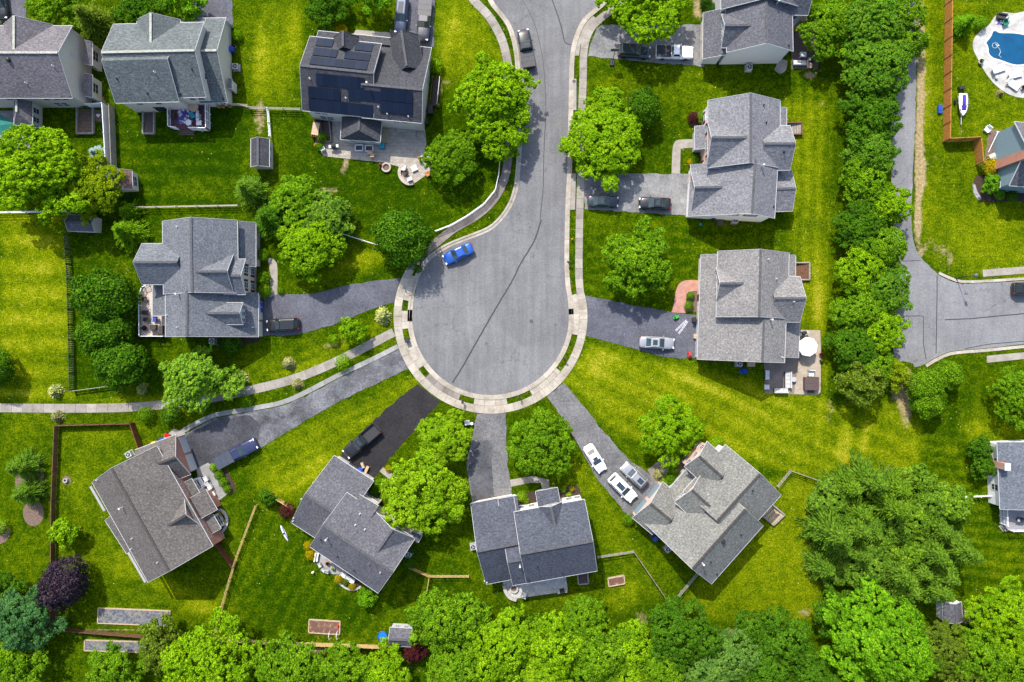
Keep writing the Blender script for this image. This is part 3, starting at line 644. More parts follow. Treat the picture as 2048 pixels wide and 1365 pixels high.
h.win(3,'u1',[.28,.72],4.2,1,1.5,MAROON); h.win(3,'u1',[.28,.72],1.6,1,1.5,MAROON); h.win(0,'v1' if 0 else 'v1',[.2,.5,.8],4.3,.8,1.2); h.win(6,'u1',[.2,.5,.8],4.3,.7,1.2); h.panel(1,'v0',.2,1.15,2.6,2.15,'garage_door',SID['cream']); h.panel(1,'v0',.55,1.15,2.6,2.15,'garage_door',SID['cream'])
h.vents([(355,454,'w'),(358,589,'f'),(355,655,'w'),(334,631,'w'),(506,655,'w')]); h.done()
# --- H bottom left, brick front
h = mk('brown-grey roofed house with a red brick front and two white bay windows', (310,1010), RF['brown'], SID['beige'], cap_b)
h.block((184,965),(296,1165),(419,1082), 5.2, 8.5, front=None)
h.block((330,968),(381,949),(336,876), 3.3, 5.7, rakes=(0,1), wall=BRICK, ext=(2.5,0))
h.block((318,1028),(366,1000),(396,1052), 5.22, 7.1, rakes=(0,1), wall=BRICK, ext=(2.0,.25))
dv = (123/148, -82/148); al = (114/229, 200/229)
def fr(cx, cy, w, d): return [(cx + al[0]*a*w/2 + dv[0]*b*d/2, cy + al[1]*a*w/2 + dv[1]*b*d/2) for a, b in ((-1,1),(1,1),(1,-1))]
h.block(*fr(378,980,32,30), 2.7, h2=3.3, shed=True, wall=WHITE, ov=.15, t=.1); h.block(*fr(421,1052,32,30), 2.7, h2=3.3, shed=True, wall=WHITE, ov=.15, t=.1)
h.block((372,1032),(414,1004.5),(393,980), 2.8, 4.3, rakes=(0,1), wall=BRICK, ext=(1.0,0)) if 0 else h.block(*fr(404,1012,46,44), 2.8, h2=4.2, shed=True, wall=BRICK)
h.block((210,1041),(253,1108),(270,1096), 2.8, h2=3.5, shed=True)
h.panel(0,'v1',.52,2.7,16.8,4.9,'brick_facing',BRICK,.06)
h.win(0,'v1',[.28,.36,.42,.47],4.2,1,1.4); h.win(0,'v1',[.76,.83,.9],4.2,1,1.4); h.win(2,'u1',[.35,.65],4.3,.9,1.5); h.win(3,'v0',[.5],1.6,1.7,1.5); h.win(4,'v0',[.5],1.6,1.7,1.5)
h.panel(1,'u1',.27,1.15,2.6,2.2,'garage_door',WHITE); h.panel(1,'u1',.72,1.15,2.6,2.2,'garage_door',WHITE); h.win(0,'u1',[.3,.45,.75],4.0,1,1.4)
for a, b in (((181,973),(209,1022)),((257,1106),(291,1165))): MB().bar(P(*a,5.0), P(*b,5.0), .36, .10).build('eave_ledge', M('pale ledge', (.27,.255,.275), .6), h.root, h.o)
h.vents([(246,1015,'f'),(265,1077,'w'),(316,1125,'w'),(263,1098,'w'),(195,960,'w')]); h.done()
# --- I
h = mk('dark graphite roofed house behind the big lime green tree', (700,1060), RF['graphite'], SID['cream'], cap_d)
h.block((668,912),(747,963),(658,1094), 2.8, 6.6)
h.block((620,1094),(756,1186.5),(829,1078), 5.0, 8.0)
h.block((800,1120),(830,1076),(762,1010), 5.03, 7.4, rakes=(0,1), ext=(2.5,-.1))
h.block((719,990),(757,1013),(736,1045), 5.0, h2=5.85, shed=True, rakes=(0,0))
h.block((836,1085),(844,1072),(826,1060), 2.8, h2=3.2, shed=True, ov=.1)
h.win(1,'v1',[.25],4.2,1,1.4); h.win(3,'v0',[.35,.65],4.2,1.1,1.5); h.win(3,'v0',[.35,.65],1.6,1.1,1.5); h.panel(0,'v0',.3,1.15,2.7,2.15,'garage_door',WHITE); h.panel(0,'v0',.68,1.15,2.7,2.15,'garage_door',WHITE); h.win(2,'u1',[.3,.6],4.2)
h.vents([(655,1077,'f'),(587,1042,'w'),(588,1036,'w'),(642,1080,'b'),(675,1113,'b'),(708,1141,'b'),(761,1145,'w'),(711,1050,'w'),(730,1059,'w'),(720,1028,'w'),(603,998,'w')]); h.done()
# --- J
h = mk('ink blue roofed house with mulch beds by its small front porch', (1065,1080), RF['ink'], SID['white'], cap_d)
h.block((1028,1025),(1169,1000),(1194,1142), 5.2, 8.3)
h.block((941.5,1008),(1027,991.5),(1055,1153), 2.8, 6.7)
h.block((996,999),(1034,992),(1054,1166), 2.9, 7.3, h2=5.1, rakes=(1,0))
h.block((1106,1052),(1124,1007),(1080,1015), 5.2, 6.9, rakes=(0,1), wall=PINK) if 0 else h.block((1088,1058),(1078.5,1014),(1124,1006), 5.22, 6.9, rakes=(0,1), wall=PINK)
h.block((1071,984),(1115,976),(1120,1008), 2.8, h2=3.9, shed=True, wall=WHITE)
h.win(0,'v0',[.06,.14,.22,.28],4.2,.9,1.4); h.win(0,'v0',[.74,.82,.88,.95],4.2,.9,1.4); h.win(3,'u1',[.3,.5,.7],4.4,.7,1.3); h.panel(1,'v0',.5,1.15,4.8,2.2,'garage_door',SID['cream']); h.win(0,'v0',[.1,.25,.8,.92],1.6,1,1.5)
h.vents([(1040,1130,'f'),(1075,1133,'b'),(1020,1151,'b'),(1057,1161,'b'),(1125,1148,'b'),(974,1165,'w'),(969,1162,'w')]); h.done()
# --- L
h = mk('stone grey roofed house with pale pink brick gables and three white cars', (1410,1030), RF['stone'], SID['grey'], cap_b)
h.block((1526,1052),(1423,1168),(1275,1050), 5.2, 8.5, h2=2.8) 
h.block((1478,1083),(1562,990.5),(1449,893), 5.2, 8.2, rakes=(0,1))
h.block((1310,1047),(1264,1036),(1323.5,964), 2.85, 5.3, rakes=(0,1), wall=PINK) if 0 else h.block((1345,1036),(1323.5,964),(1264,1036), 2.85, 5.3) if 0 else h.block((1350,985),(1325,964),(1264,1035), 2.85, 5.3, rakes=(0,1), wall=PINK, ext=(1.6,0))
h.block((1443,980),(1405,944.5),(1353,1007.5), 5.2, 7.2, rakes=(0,1), wall=PINK)
h.block((1460,925),(1414,883.5),(1371,935), 5.17, 7.1, rakes=(0,1), wall=PINK)
h.win(3,'u1',[.12,.26,.38,.5,.62,.74,.88],4.4,.7,1.2); h.win(4,'u1',[.2,.5,.8],4.2,.9,1.4); h.win(4,'u1',[.2,.8],1.6,.9,1.4); h.panel(2,'u1',.28,1.15,2.7,2.15,'garage_door',SID['blue']); h.panel(2,'u1',.72,1.15,2.7,2.15,'garage_door',SID['blue'])
h.vents([(1446,1083,'B'),(1482,1070,'b'),(1505,982,'b'),(1404,1126,'f'),(1421,1124,'b'),(1434,1149,'b')]); h.done()
# --- M, N on the right edge
h = mk('blue-grey roofed white house cut by the right edge with a brick chimney', (2060,950), RF['blue'], SID['white'], cap_d)
h.block((1995,885),(2001,1019),(2190,1010), 3.2, 5.6)
p = P(1981,931); q = P(2012,931,4.3)
c = (q.x, q.y); ch = MB().box((P(2016,933,4.3).x - .45, P(2016,933,4.3).y, 2.4), (.75, 1.0, 4.8)).build('chimney', ORB, h.root, h.o); MB().box((P(2016,933,4.3).x - .45, P(2016,933,4.3).y, 4.83), (.9, 1.15, .14)).build('chimney_cap', WHITE, ch, h.o)
h.win(0,'v0',[.3,.7],1.7); h.done()
h = mk('blue-grey sided house cut by the right edge with a broad brick chimney', (2060,320), RF['graphite'], SID['blue'], cap_d)
h.block((2029,244),(2170,255),(2160,382), 4.8, 8.0); h.B[0]
o, d, n, L = h.wall_frame(0, 'u0'); c = o + d * (L * .60) + n * .3
ch = MB().box(c + Vector((0, 0, 4.4)), (1.35, 8.8, .62), ax=(d, Vector((0, 0, 1)), n)).build('chimney', BRICK, h.root, h.o); MB().box(c + Vector((0, 0, 8.86)), (1.5, .12, .8), ax=(d, Vector((0, 0, 1)), n)).build('chimney_cap', CONG, ch, h.o)
h.win(0,'u0',[.93],1.6); h.done()

# --- sheds
def shed(label, centre, c0, c1, c2, h1, hr, roof, wall, wins=()):
    h = mk(label, centre, roof, wall, cap_d, group='garden sheds', name='garden_shed', cat='shed'); h.block(c0, c1, c2, h1, hr, ov=.12, t=.08)
    for w in wins: h.win(0, *w)
    h.done()
shed('dark roofed garden shed against the rail fence of the middle lawn', (520,305), (502,278),(502,334),(538,332), 2.1, 3.0, RF['char'], SID['beige'], [('v1',[.3,.7],1.2,.7,.8)])
shed('brown roofed shed with a white gridded window beside the wood fence', (250,360), (265,379),(263,341),(229,341), 2.0, 3.1, shingle('shingles rust', (.16,.10,.085)), SID['beige'], [('v0',[.5],1.1,1.6,1.3)])
shed('grey shed at the head of the long green picket fence', (162,448), (136,462),(189,464),(187,432), 2.0, 2.9, RF['graphite'], SID['beige'], [('v0',[.7],1.2,.7,.8)])
shed('grey shed with a white front beside the blue paddling pool', (803,1270), (780,1256),(824,1258),(823,1294), 2.1, 3.0, RF['graphite'], WHITE, [('v0',[.3,.7],1.3,.7,.9)])
shed('small grey shed half under the trees at lower right', (1905,1222), (1885,1206),(1887,1245),(1925,1243), 2.0, 2.9, RF['graphite'], SID['white'])
# ================================================================= VEHICLES
def paint(name, c, metal=.25, rough=.28):
    m, nt, b = newmat(name); b.inputs['Base Color'].default_value = (*c, 1); b.inputs['Metallic'].default_value = metal; b.inputs['Roughness'].default_value = rough
    b.inputs['Coat Weight'].default_value = .6; b.inputs['Coat Roughness'].default_value = .08
    f = noise(nt, 1.6, 4, .7, pos(nt)); lnk(nt, ramp(nt, f, [(.3, tuple(x * .86 for x in c)), (.7, tuple(min(1, x * 1.12) for x in c))]), b.inputs['Base Color']); return m
CARGLASS = M('car glass', (.024, .040, .044), .05, .3, 2, .8); TYRE = M('tyre rubber', (.018, .018, .019), .8); RIM = M('alloy rim', (.45, .45, .47), .3, .1, 5, .5, .8)
LAMP = M('headlamp lens', (.75, .77, .80), .1, .05, 4, .6); TAIL = M('tail lamp', (.35, .008, .010), .2); CHROME = M('bumper trim', (.05, .05, .052), .4); VINYL = M('bed cover vinyl', (.030, .030, .034), .6, .2)
PT = {k: paint('paint ' + k, *v) for k, v in {'black': ((.016, .0165, .018),), 'white': ((.80, .80, .80), 0), 'silver': ((.34, .345, .36), .4), 'gunmetal': ((.058, .061, .067), .5), 'blue': ((.008, .070, .33), .15),
   'navy': ((.032, .038, .095), .4), 'green': ((.022, .036, .040), .3), 'steelblue': ((.045, .060, .105), .5), 'char': ((.018, .0185, .021), .4)}.items()}
KIND = dict(
 sedan=dict(L=4.75, w=.90, st=[(-1,.74,.72),(-.975,.86,.90),(-.86,.96,.98),(-.5,1,.98),(0,1,.97),(.42,1,.96),(.72,.97,.88),(.92,.88,.77),(1,.66,.62)], belt=.96, roof=1.44, g=(-.68,-.34,.10,.44)),
 suv=dict(L=4.75, w=.94, st=[(-1,.80,.85),(-.98,.92,1.02),(-.85,.99,1.08),(-.5,1,1.08),(0,1,1.06),(.40,1,1.05),(.72,.97,1.0),(.93,.89,.88),(1,.70,.72)], belt=1.05, roof=1.70, g=(-.95,-.80,.10,.44)),
 pickup=dict(L=5.8, w=.98, st=[(-.16,.99,1.12),(0,1,1.12),(.44,1,1.13),(.72,.98,1.10),(.93,.92,1.02),(1,.78,.85)], belt=1.12, roof=1.86, g=(-.15,-.09,.20,.42)))
def vehicle(kind, front, rear, pm, label, roofglass=None, cover=None, name='parked_car', cat='car', rails=False):
    K = KIND[kind]; Lm = (Vector(front) - Vector(rear)).length * S * (H - .7) / H; hl = Lm / 2; w = K['w'] * min(1.06, max(.93, Lm / K['L']))
    c = P((front[0] + rear[0]) / 2, (front[1] + rear[1]) / 2, .8)
    t = thing(name, label, cat, (c.x, c.y, .03), heading(rear, front), 'vehicles parked on the drives and street')
    secs = []
    for x, wf, z in K['st']:
        a = w * wf; zb = .30 if abs(x) < .9 else .36
        secs.append([(x * hl, y, zz) for y, zz in ((-a*.94, zb), (-a, .5), (-a, z - .26), (-a*.95, z - .07), (-a*.62, z), (a*.62, z), (a*.95, z - .07), (a, z - .26), (a, .5), (a*.94, zb))])
    MB().loft(secs).build('body', pm, t, smooth=True)
    x0, x1, x2, x3 = (v * hl for v in K['g']); zb, zr = K['belt'] - .05, K['roof']; wb, wr = w * .88, w * .75
    A = [Vector(p) for p in ((x0,-wb,zb),(x3,-wb*.94,zb),(x3,wb*.94,zb),(x0,wb,zb))]; B = [Vector(p) for p in ((x1,-wr,zr-.05),(x2,-wr,zr-.05),(x2,wr,zr-.05),(x1,wr,zr-.05))]
    C = [Vector((v.x * .92 + .08 * (x1 + x2) / 2, v.y * .8, zr)) for v in B]
    MB().add(A + B + C, [(0,1,5,4),(1,2,6,5),(2,3,7,6),(3,0,4,7),(4,5,9,8),(5,6,10,9),(6,7,11,10),(7,4,8,11),(8,9,10,11)]).build('cabin', pm, t)
    def glass(nm, q, m0, m1, n0, n1):
        a, b, cc, d = q; nn = (b - a).cross(d - a).normalized(); f = lambda s_, r: a.lerp(b, s_).lerp(d.lerp(cc, s_), r)
        pts = [f(m0, n0), f(m1, n0), f(m1, n1), f(m0, n1)]
        ctr = sum(A, Vector()) / 4
        if nn.dot(pts[0] - ctr) < 0: nn = -nn
        return [p + nn * .015 for p in pts] + [p - nn * .02 for p in pts], [(0,1,2,3),(7,6,5,4),(0,4,5,1),(1,5,6,2),(2,6,7,3),(3,7,4,0)]
    for nm, q, mm in (('windshield', (A[1], A[2], B[2], B[1]), (.06, .94, .10, .95)), ('rear_window', (A[3], A[0], B[0], B[3]), (.1, .9, .16, .90))):
        MB().add(*glass(nm, q, *mm)).build(nm, CARGLASS, t)
    for q in ((A[0], A[1], B[1], B[0]), (A[2], A[3], B[3], B[2])):
        MB().add(*glass('side_window', q, .12, .90, .18, .90)).build('side_window', CARGLASS, t)
    if roofglass:
        xa, xb = x1 + (x2 - x1) * roofglass[0], x1 + (x2 - x1) * roofglass[1]; MB().box(((xa + xb) / 2, 0, zr + .006), (xb - xa, wr * 1.1, .03)).build('sunroof', CARGLASS, t)
    if rails:
        for sy in (-1, 1): MB().bar((x1 + .1, sy * wr * .92, zr + .03), (x2 - .1, sy * wr * .92, zr + .03), .05, .05).build('roof_rail', CHROME if pm != PT['black'] else RIM, t)
    for sx in (-.60, .62):
        for sy in (-1, 1):
            r = .34 if kind == 'sedan' else .38
            wh = bpy.data.objects.new('wheel', None); col.objects.link(wh); wh.parent = t; wh.location = (sx * hl, sy * (w - .10), r); wh.rotation_euler = (PI/2, 0, 0)
            MB().lathe(0, 0, [(r*.7,-.12),(r,-.09),(r,.09),(r*.7,.12)], 14).build('tyre', TYRE, wh); MB().cyl(0, 0, -.115, .115, r*.62, r*.62, 10).build('rim', RIM, wh)
    ze = K['st'][-2][2]
    for sy in (-1, 1):
        MB().box((hl * .945, sy * w * .66, ze - .10), (.22, w * .34, .16), -sy * .35).build('headlight', LAMP, t)
        if kind != 'pickup': MB().box((-hl * .965, sy * w * .70, K['st'][1][2] - .10), (.14, w * .34, .16), sy * .2).build('taillight', TAIL, t)
        MB().box((x3 - .28, sy * (w + .09), K['belt'] + .02), (.13, .22, .14)).build('mirror', pm, t)
    MB().box((hl - .06, 0, .46), (.14, w * 1.3, .22)).build('bumper', CHROME, t); MB().box((-hl + .05, 0, .5), (.14, w * 1.5, .2)).build('bumper', CHROME, t)
    if kind == 'pickup':
        b0, b1 = -hl * .985, -hl * .17; m = MB(); m.box(((b0+b1)/2, 0, .62), (b1-b0, 2*w*.96, .10))
        for sy in (-1, 1): m.box(((b0+b1)/2, sy*(w-.07), .80), (b1-b0, .13, .66))
        m.box((b1-.05, 0, .82), (.08, 2*w*.9, .6)); m.build('bed', pm, t); MB().box((b0+.05, 0, .82), (.09, 2*w*.9, .58)).build('tailgate', pm, t)
        MB().box(((b0+b1)/2, 0, .69), (b1-b0-.2, 2*w-.28, .05)).build('bed_liner', VINYL, t)
        for sy in (-1, 1): MB().box((b0 - .005, sy*(w-.10), .95), (.06, .14, .30)).build('taillight', TAIL, t)
        if cover:
            cm = MB(); n = 3; ln = (b1-b0-.10) / n
            for i in range(n): cm.box((b0 + .06 + ln*(i+.5), 0, 1.145), (ln-.025, 2*w-.10, .05))
            cm.build('bed_cover', cover, t)
    return t
vehicle('pickup', (1046,60), (1059,137), PT['char'], 'dark grey crew cab pickup parked at the kerb of the street', (.3,.8), M('pickup bed cover grey', (.055,.055,.058), .6), name='pickup_truck', cat='pickup')
vehicle('suv', (1301,105), (1236,101), PT['green'], 'very dark green wagon parked behind the white pickup', rails=True)
vehicle('pickup', (1386,106), (1311,104), PT['white'], 'white crew cab pickup with a black bed cover', None, VINYL, name='pickup_truck', cat='pickup')
vehicle('sedan', (1237,404), (1175,402), PT['green'], 'dark sedan nearest the pavement on the upper right driveway', (.4,.9))
vehicle('sedan', (1278,406), (1342,408), PT['black'], 'black sedan nearest the silver roofed house on its driveway', (.2,.7))
vehicle('sedan', (888,521), (945,494), PT['blue'], 'bright blue sedan parked on the curve of the cul-de-sac')
vehicle('sedan', (1349,688), (1279,684), PT['silver'], 'grey silver sedan with a sunroof on the driveway below the white ladder', (.15,.75))
vehicle('suv', (533,652), (598,648), PT['char'], 'dark grey wagon with bright roof rails on the left driveway', rails=True)
vehicle('pickup', (513,886), (432,929), PT['navy'], 'navy blue pickup with a slate bed cover beside the hedge', None, M('slate bed cover', (.045, .055, .075), .5), name='pickup_truck', cat='pickup')
vehicle('pickup', (691,910), (755,855), PT['black'], 'black pickup with an open bed on the fresh black driveway', (.3,.75), name='pickup_truck', cat='pickup')
vehicle('sedan', (1206,943), (1174,891), PT['white'], 'white sedan, topmost of the three cars on the curved driveway', (.55,.98))
vehicle('suv', (1268,999), (1222,953), PT['white'], 'white wagon with a large dark sunroof nearest the pink brick garage', (.35,.95))
vehicle('suv', (1246,930), (1290,971), PT['silver'], 'silver wagon facing up the curved driveway beside the white wagon', (.1,.55), rails=True)
vehicle('suv', (799,66), (806,-6), PT['steelblue'], 'steel blue wagon on the driveway above the solar panel house', (.25,.95), rails=True)
vehicle('pickup', (845,82), (852,0), PT['gunmetal'], 'grey pickup with a silver bed cover above the solar panel house', None, M('silver bed cover', (.07,.07,.073), .5), name='pickup_truck', cat='pickup')
vehicle('suv', (2090,577), (2026,578), PT['black'], 'black boxy car cut off by the right edge of the side road')
vehicle('suv', (4,38), (-4,-30), PT['black'], 'black car cut off in the top left corner')
# ================================================================= TREES AND SHRUBS
def leaf_obj(name, C, N, L, W, mat):
    """many leaf-sized rhombi: centres, normals, half length, half width"""
    n = len(C); N = N / np.linalg.norm(N, axis=1, keepdims=True); r = rng.normal(size=(n, 3)); T = np.cross(N, r); T /= np.linalg.norm(T, axis=1, keepdims=True); B = np.cross(N, T)
    L = np.broadcast_to(L, n)[:, None]; W = np.broadcast_to(W, n)[:, None]
    V = np.stack([C + T * L, C + B * W - N * W * .3, C - T * L, C - B * W - N * W * .3], 1).reshape(-1, 3)
    return quads(name, V, mat)
def quads(name, V, mat):
    n = len(V) // 4; me = bpy.data.meshes.new(name); me.vertices.add(len(V)); me.vertices.foreach_set('co', V.ravel().astype(np.float32))
    me.loops.add(n * 4); me.polygons.add(n); me.loops.foreach_set('vertex_index', np.arange(n * 4)); me.polygons.foreach_set('loop_start', np.arange(n) * 4); me.polygons.foreach_set('loop_total', np.full(n, 4))
    me.update(calc_edges=True); me.materials.append(mat); return me
def sph(n):
    v = rng.normal(size=(n, 3)); return v / np.linalg.norm(v, axis=1, keepdims=True)
LEAF = {k: leafmat('leaves ' + k, *v) for k, v in {
 'lime': ((.150, .290, .008), .60, .25), 'pale': ((.130, .275, .020), .6, .25), 'bright': ((.130, .270, .006), .65, .25), 'mid': ((.088, .200, .007), .65, .25), 'deep': ((.046, .128, .007), .65, .25), 'dark': ((.020, .064, .008), .5, .25),
 'yellow': ((.150, .235, .006), .4, .35), 'olive': ((.085, .145, .012), .6, .25), 'blue': ((.26, .38, .38), .4, .15), 'teal': ((.045, .130, .038), .55, .25), 'cool': ((.074, .182, .012), .65, .25), 'airy': ((.085, .190, .030), .6, .25), 'purple': ((.028, .018, .032), .5, .15, (.06, .045, .06)),
 'red': ((.05, .012, .016), .5, .15), 'spruce': ((.078, .168, .014), .6, .22), 'grv': ((.088, .185, .012), .6, .25), 'gold': ((.32, .27, .006), .35, .3), 'white': ((.30, .36, .12), .6, .2), 'pinkish': ((.22, .24, .10), .6, .2), 'vivid': ((.095, .245, .008), .6, .25)}.items()}
BARK = M('bark', (.085, .062, .045), .95, .4, 4)
def limbs(h, r, tips):
    m = MB(); m.lathe(0, 0, [(r*1.5, 0), (r*1.05, .4), (r*.8, h*.35), (r*.4, h*.62), (r*.12, h*.8)], 8)
    for q in tips: m.tube((0, 0, h*.28), q, r*.5, r*.1, 5)
    me = m.build('trunk', BARK); d = me.data; bpy.data.objects.remove(me); return d
def broad(Rr, hh, lobes=9, per=70, leaf=.34, gap=.92, inner=.09, flatz=.8):
    """crown of overlapping lobes, each set with leaf clumps; gaps between lobes"""
    zc = hh * .62; Lc = [(0.06*Rr, 0, zc + hh*.10, Rr*.50)]
    for i in range(lobes):
        a = 2*PI*i/lobes + rng.uniform(-.3, .3); d = Rr * rng.uniform(.38, .72); Lc.append((d*math.cos(a), d*math.sin(a), zc + rng.uniform(-.16, .08)*hh, Rr * rng.uniform(.22, .42)))
    for i in range(lobes // 2):
        a = rng.uniform(0, 2*PI); d = Rr * rng.uniform(.2, .45); Lc.append((d*math.cos(a), d*math.sin(a), zc + rng.uniform(.05, .16)*hh, Rr * rng.uniform(.26, .36)))
    for i in range(lobes):
        a = rng.uniform(0, 2*PI); d = Rr * rng.uniform(.66, .97); Lc.append((d*math.cos(a), d*math.sin(a), zc + rng.uniform(-.2, .02)*hh, Rr * rng.uniform(.10, .22)))
    Cs, Ns = [], []; allc = np.array([l[:3] for l in Lc]); allr = np.array([l[3] for l in Lc])
    for k, (x, y, z, r) in enumerate(Lc):
        nc = max(10, int(21 * r * r)); D = sph(nc); D[:, 2] = np.where(D[:, 2] < -.45, -D[:, 2], D[:, 2])
        c = np.array([x, y, z]) + D * r * rng.uniform(.82, 1.08, (nc, 1)) * np.array([1, 1, flatz])
        ds = np.linalg.norm((c[:, None, :] - allc[None]) / np.array([1, 1, flatz]), axis=2) / allr; ds[:, k] = 9
        keep = (ds.min(1) > gap * .9) ; c = c[keep]; D = D[keep]
        for q, dn in zip(c, D):
            m = max(8, int(per * rng.uniform(.5, 1.2))); e = sph(m); rad = rng.uniform(.35, .95) * .55
            Cs.append(q + e * rad * rng.uniform(.25, 1.0, (m, 1)) * np.array([1, 1, .75])); Ns.append(e * .5 + dn * .55 + np.array([0, 0, .55]) + rng.normal(size=(m, 3)) * .35)
    n = int(sum(len(c) for c in Cs) * inner); e = sph(n); Cs.append(np.array([0, 0, zc]) + e * Rr * .62 * rng.uniform(.3, 1, (n, 1)) * np.array([1, 1, .55])); Ns.append(rng.normal(size=(n, 3)) + np.array([0, 0, .5]))
    C = np.concatenate(Cs); N = np.concatenate(Ns); s = rng.uniform(.6, 1.25, len(C))
    return leaf_obj('crown', C, N, leaf * .5 * s, leaf * .30 * s, LEAF['mid']), limbs(hh, .03 * Rr + .06, [(l[0]*.8, l[1]*.8, l[2]*.9) for l in Lc[1:7]]), Rr, hh, .6
def dense(Rr, hh, leaf=.26, n=4200, lump=.10, flat=1.0):
    """tight rounded crown with a knobbly surface"""
    D = sph(n); D[:, 2] = np.where(D[:, 2] < -.5, -D[:, 2], D[:, 2]); f = 1 + lump * (np.sin(D[:, 0]*7 + 1) * np.sin(D[:, 1]*6) + np.sin(D[:, 2]*9 + D[:, 0]*5)) ; k = sph(70); near = np.max(D @ k.T, 1); f *= .86 + .16 * np.clip((near - .93) / .07, 0, 1)
    C = D * f[:, None] * rng.uniform(.84, 1.03, (n, 1)) * np.array([Rr, Rr, hh * .5]) + np.array([0, 0, hh * .5]); s = rng.uniform(.6, 1.3, n)
    return leaf_obj('crown', C, D + rng.normal(size=(n, 3)) * .45 + np.array([0, 0, .25]), leaf*.5*s, leaf*.3*s, LEAF['mid']), limbs(hh, .03*Rr + .04, [(Rr*.4*math.cos(a), Rr*.4*math.sin(a), hh*.6) for a in (0, 2.1, 4.2)]), Rr, hh, .55
def conifer(Rr, hh, tiers=17, droop=.20, spray=.46, dens=.8):
    """whorls of drooping branches set with needle sprays along each side"""
    Vs = []
    for t in range(tiers):
        f = t / (tiers - 1); z = hh * (.06 + .92 * f); rad = Rr * (1 - f) ** .80 * rng.uniform(.85, 1.08) + .15; nb = max(5, int((17 - 8 * f) * dens))
        for b in range(nb):
            a = 2*PI*b/nb + t*.7 + rng.uniform(-.25, .25); l = rad * rng.uniform(.55, 1.15); d = np.array([math.cos(a), math.sin(a), 0]); sd = np.array([-d[1], d[0], 0]); k = max(4, int(l / .16))
            for i in range(k):
                u = (i + .6) / k; c = d * l * u + np.array([0, 0, z - droop * l * u * u + rng.uniform(-.05, .05)])
                for sg in (-1, 1):
                    w = spray * (1.05 - .62 * u) * rng.uniform(.7, 1.25) * (.7 + .3 * min(1, l)); tip = c + sd * sg * w + d * w * .75 - np.array([0, 0, w * rng.uniform(-.15, .30)]); q = d * .09 + sd * sg * -.03
                    Vs += [c - q, c * .5 + tip * .5 - d * .11 + np.array([0,0,.05]), tip, c * .5 + tip * .5 + d * .13 + np.array([0, 0, .05])]
    return quads('crown', np.array(Vs), LEAF['spruce']), limbs(hh, .03*Rr + .07, []), Rr, hh, .30
PROTO = {}
for i in range(3): PROTO['big%d' % i] = broad(6.6, 10.5, 9 + i, 62, .31)
for i in range(3): PROTO['med%d' % i] = broad(4.6, 8.0, 8 + i, 58, .28)
for i in range(2): PROTO['fine%d' % i] = broad(5.0, 8.5, 12, 84, .23, 1.0)
for i in range(2): PROTO['small%d' % i] = broad(2.6, 4.6, 7, 44, .27)
for i in range(2): PROTO['knob%d' % i] = dense(3.2, 5.6, .30, 7000, .07)
for i in range(2): PROTO['ball%d' % i] = dense(1.2, 1.5, .17, 1500, .08)
for i in range(3): PROTO['fir%d' % i] = conifer(3.2, 9.5)
for i in range(2): PROTO['grove%d' % i] = conifer(3.6, 11.0, 17, .20, .55, .7)
for i in range(2): PROTO['mass%d' % i] = broad(3.7, 7.5, 8, 42, .46, .95)
PROTO['grass'] = conifer(.9, .9, 6, .5, .30, 1.6)
SHC = np.array(0)
def tree(px, py, r, kind, colr, label, name='tree', cat='tree', group=None, squash=1.0, hs=1.0, zb=0.0, rot=None):
    crown, trunk, R0, h0, hf = PROTO[kind]; k = r * S / R0; hc = 0
    for _ in range(4): k = r * S * (H - hc) / H / R0; hc = h0 * k * hs * hf + zb
    b = P(px, py, hc); rot = rng.uniform(0, 6.28) if rot is None else rot
    t = thing(name, label, cat, (b.x, b.y, zb), rot, group); t.scale = (k, k * squash, k * hs)
    for nm, me in (('crown', crown), ('trunk', trunk)):
        o = bpy.data.objects.new(nm, me); col.objects.link(o); o.parent = t
        if nm == 'crown': o.material_slots[0].link = 'OBJECT'; o.material_slots[0].material = LEAF[colr]
    return t
G_ = 'street and garden trees'
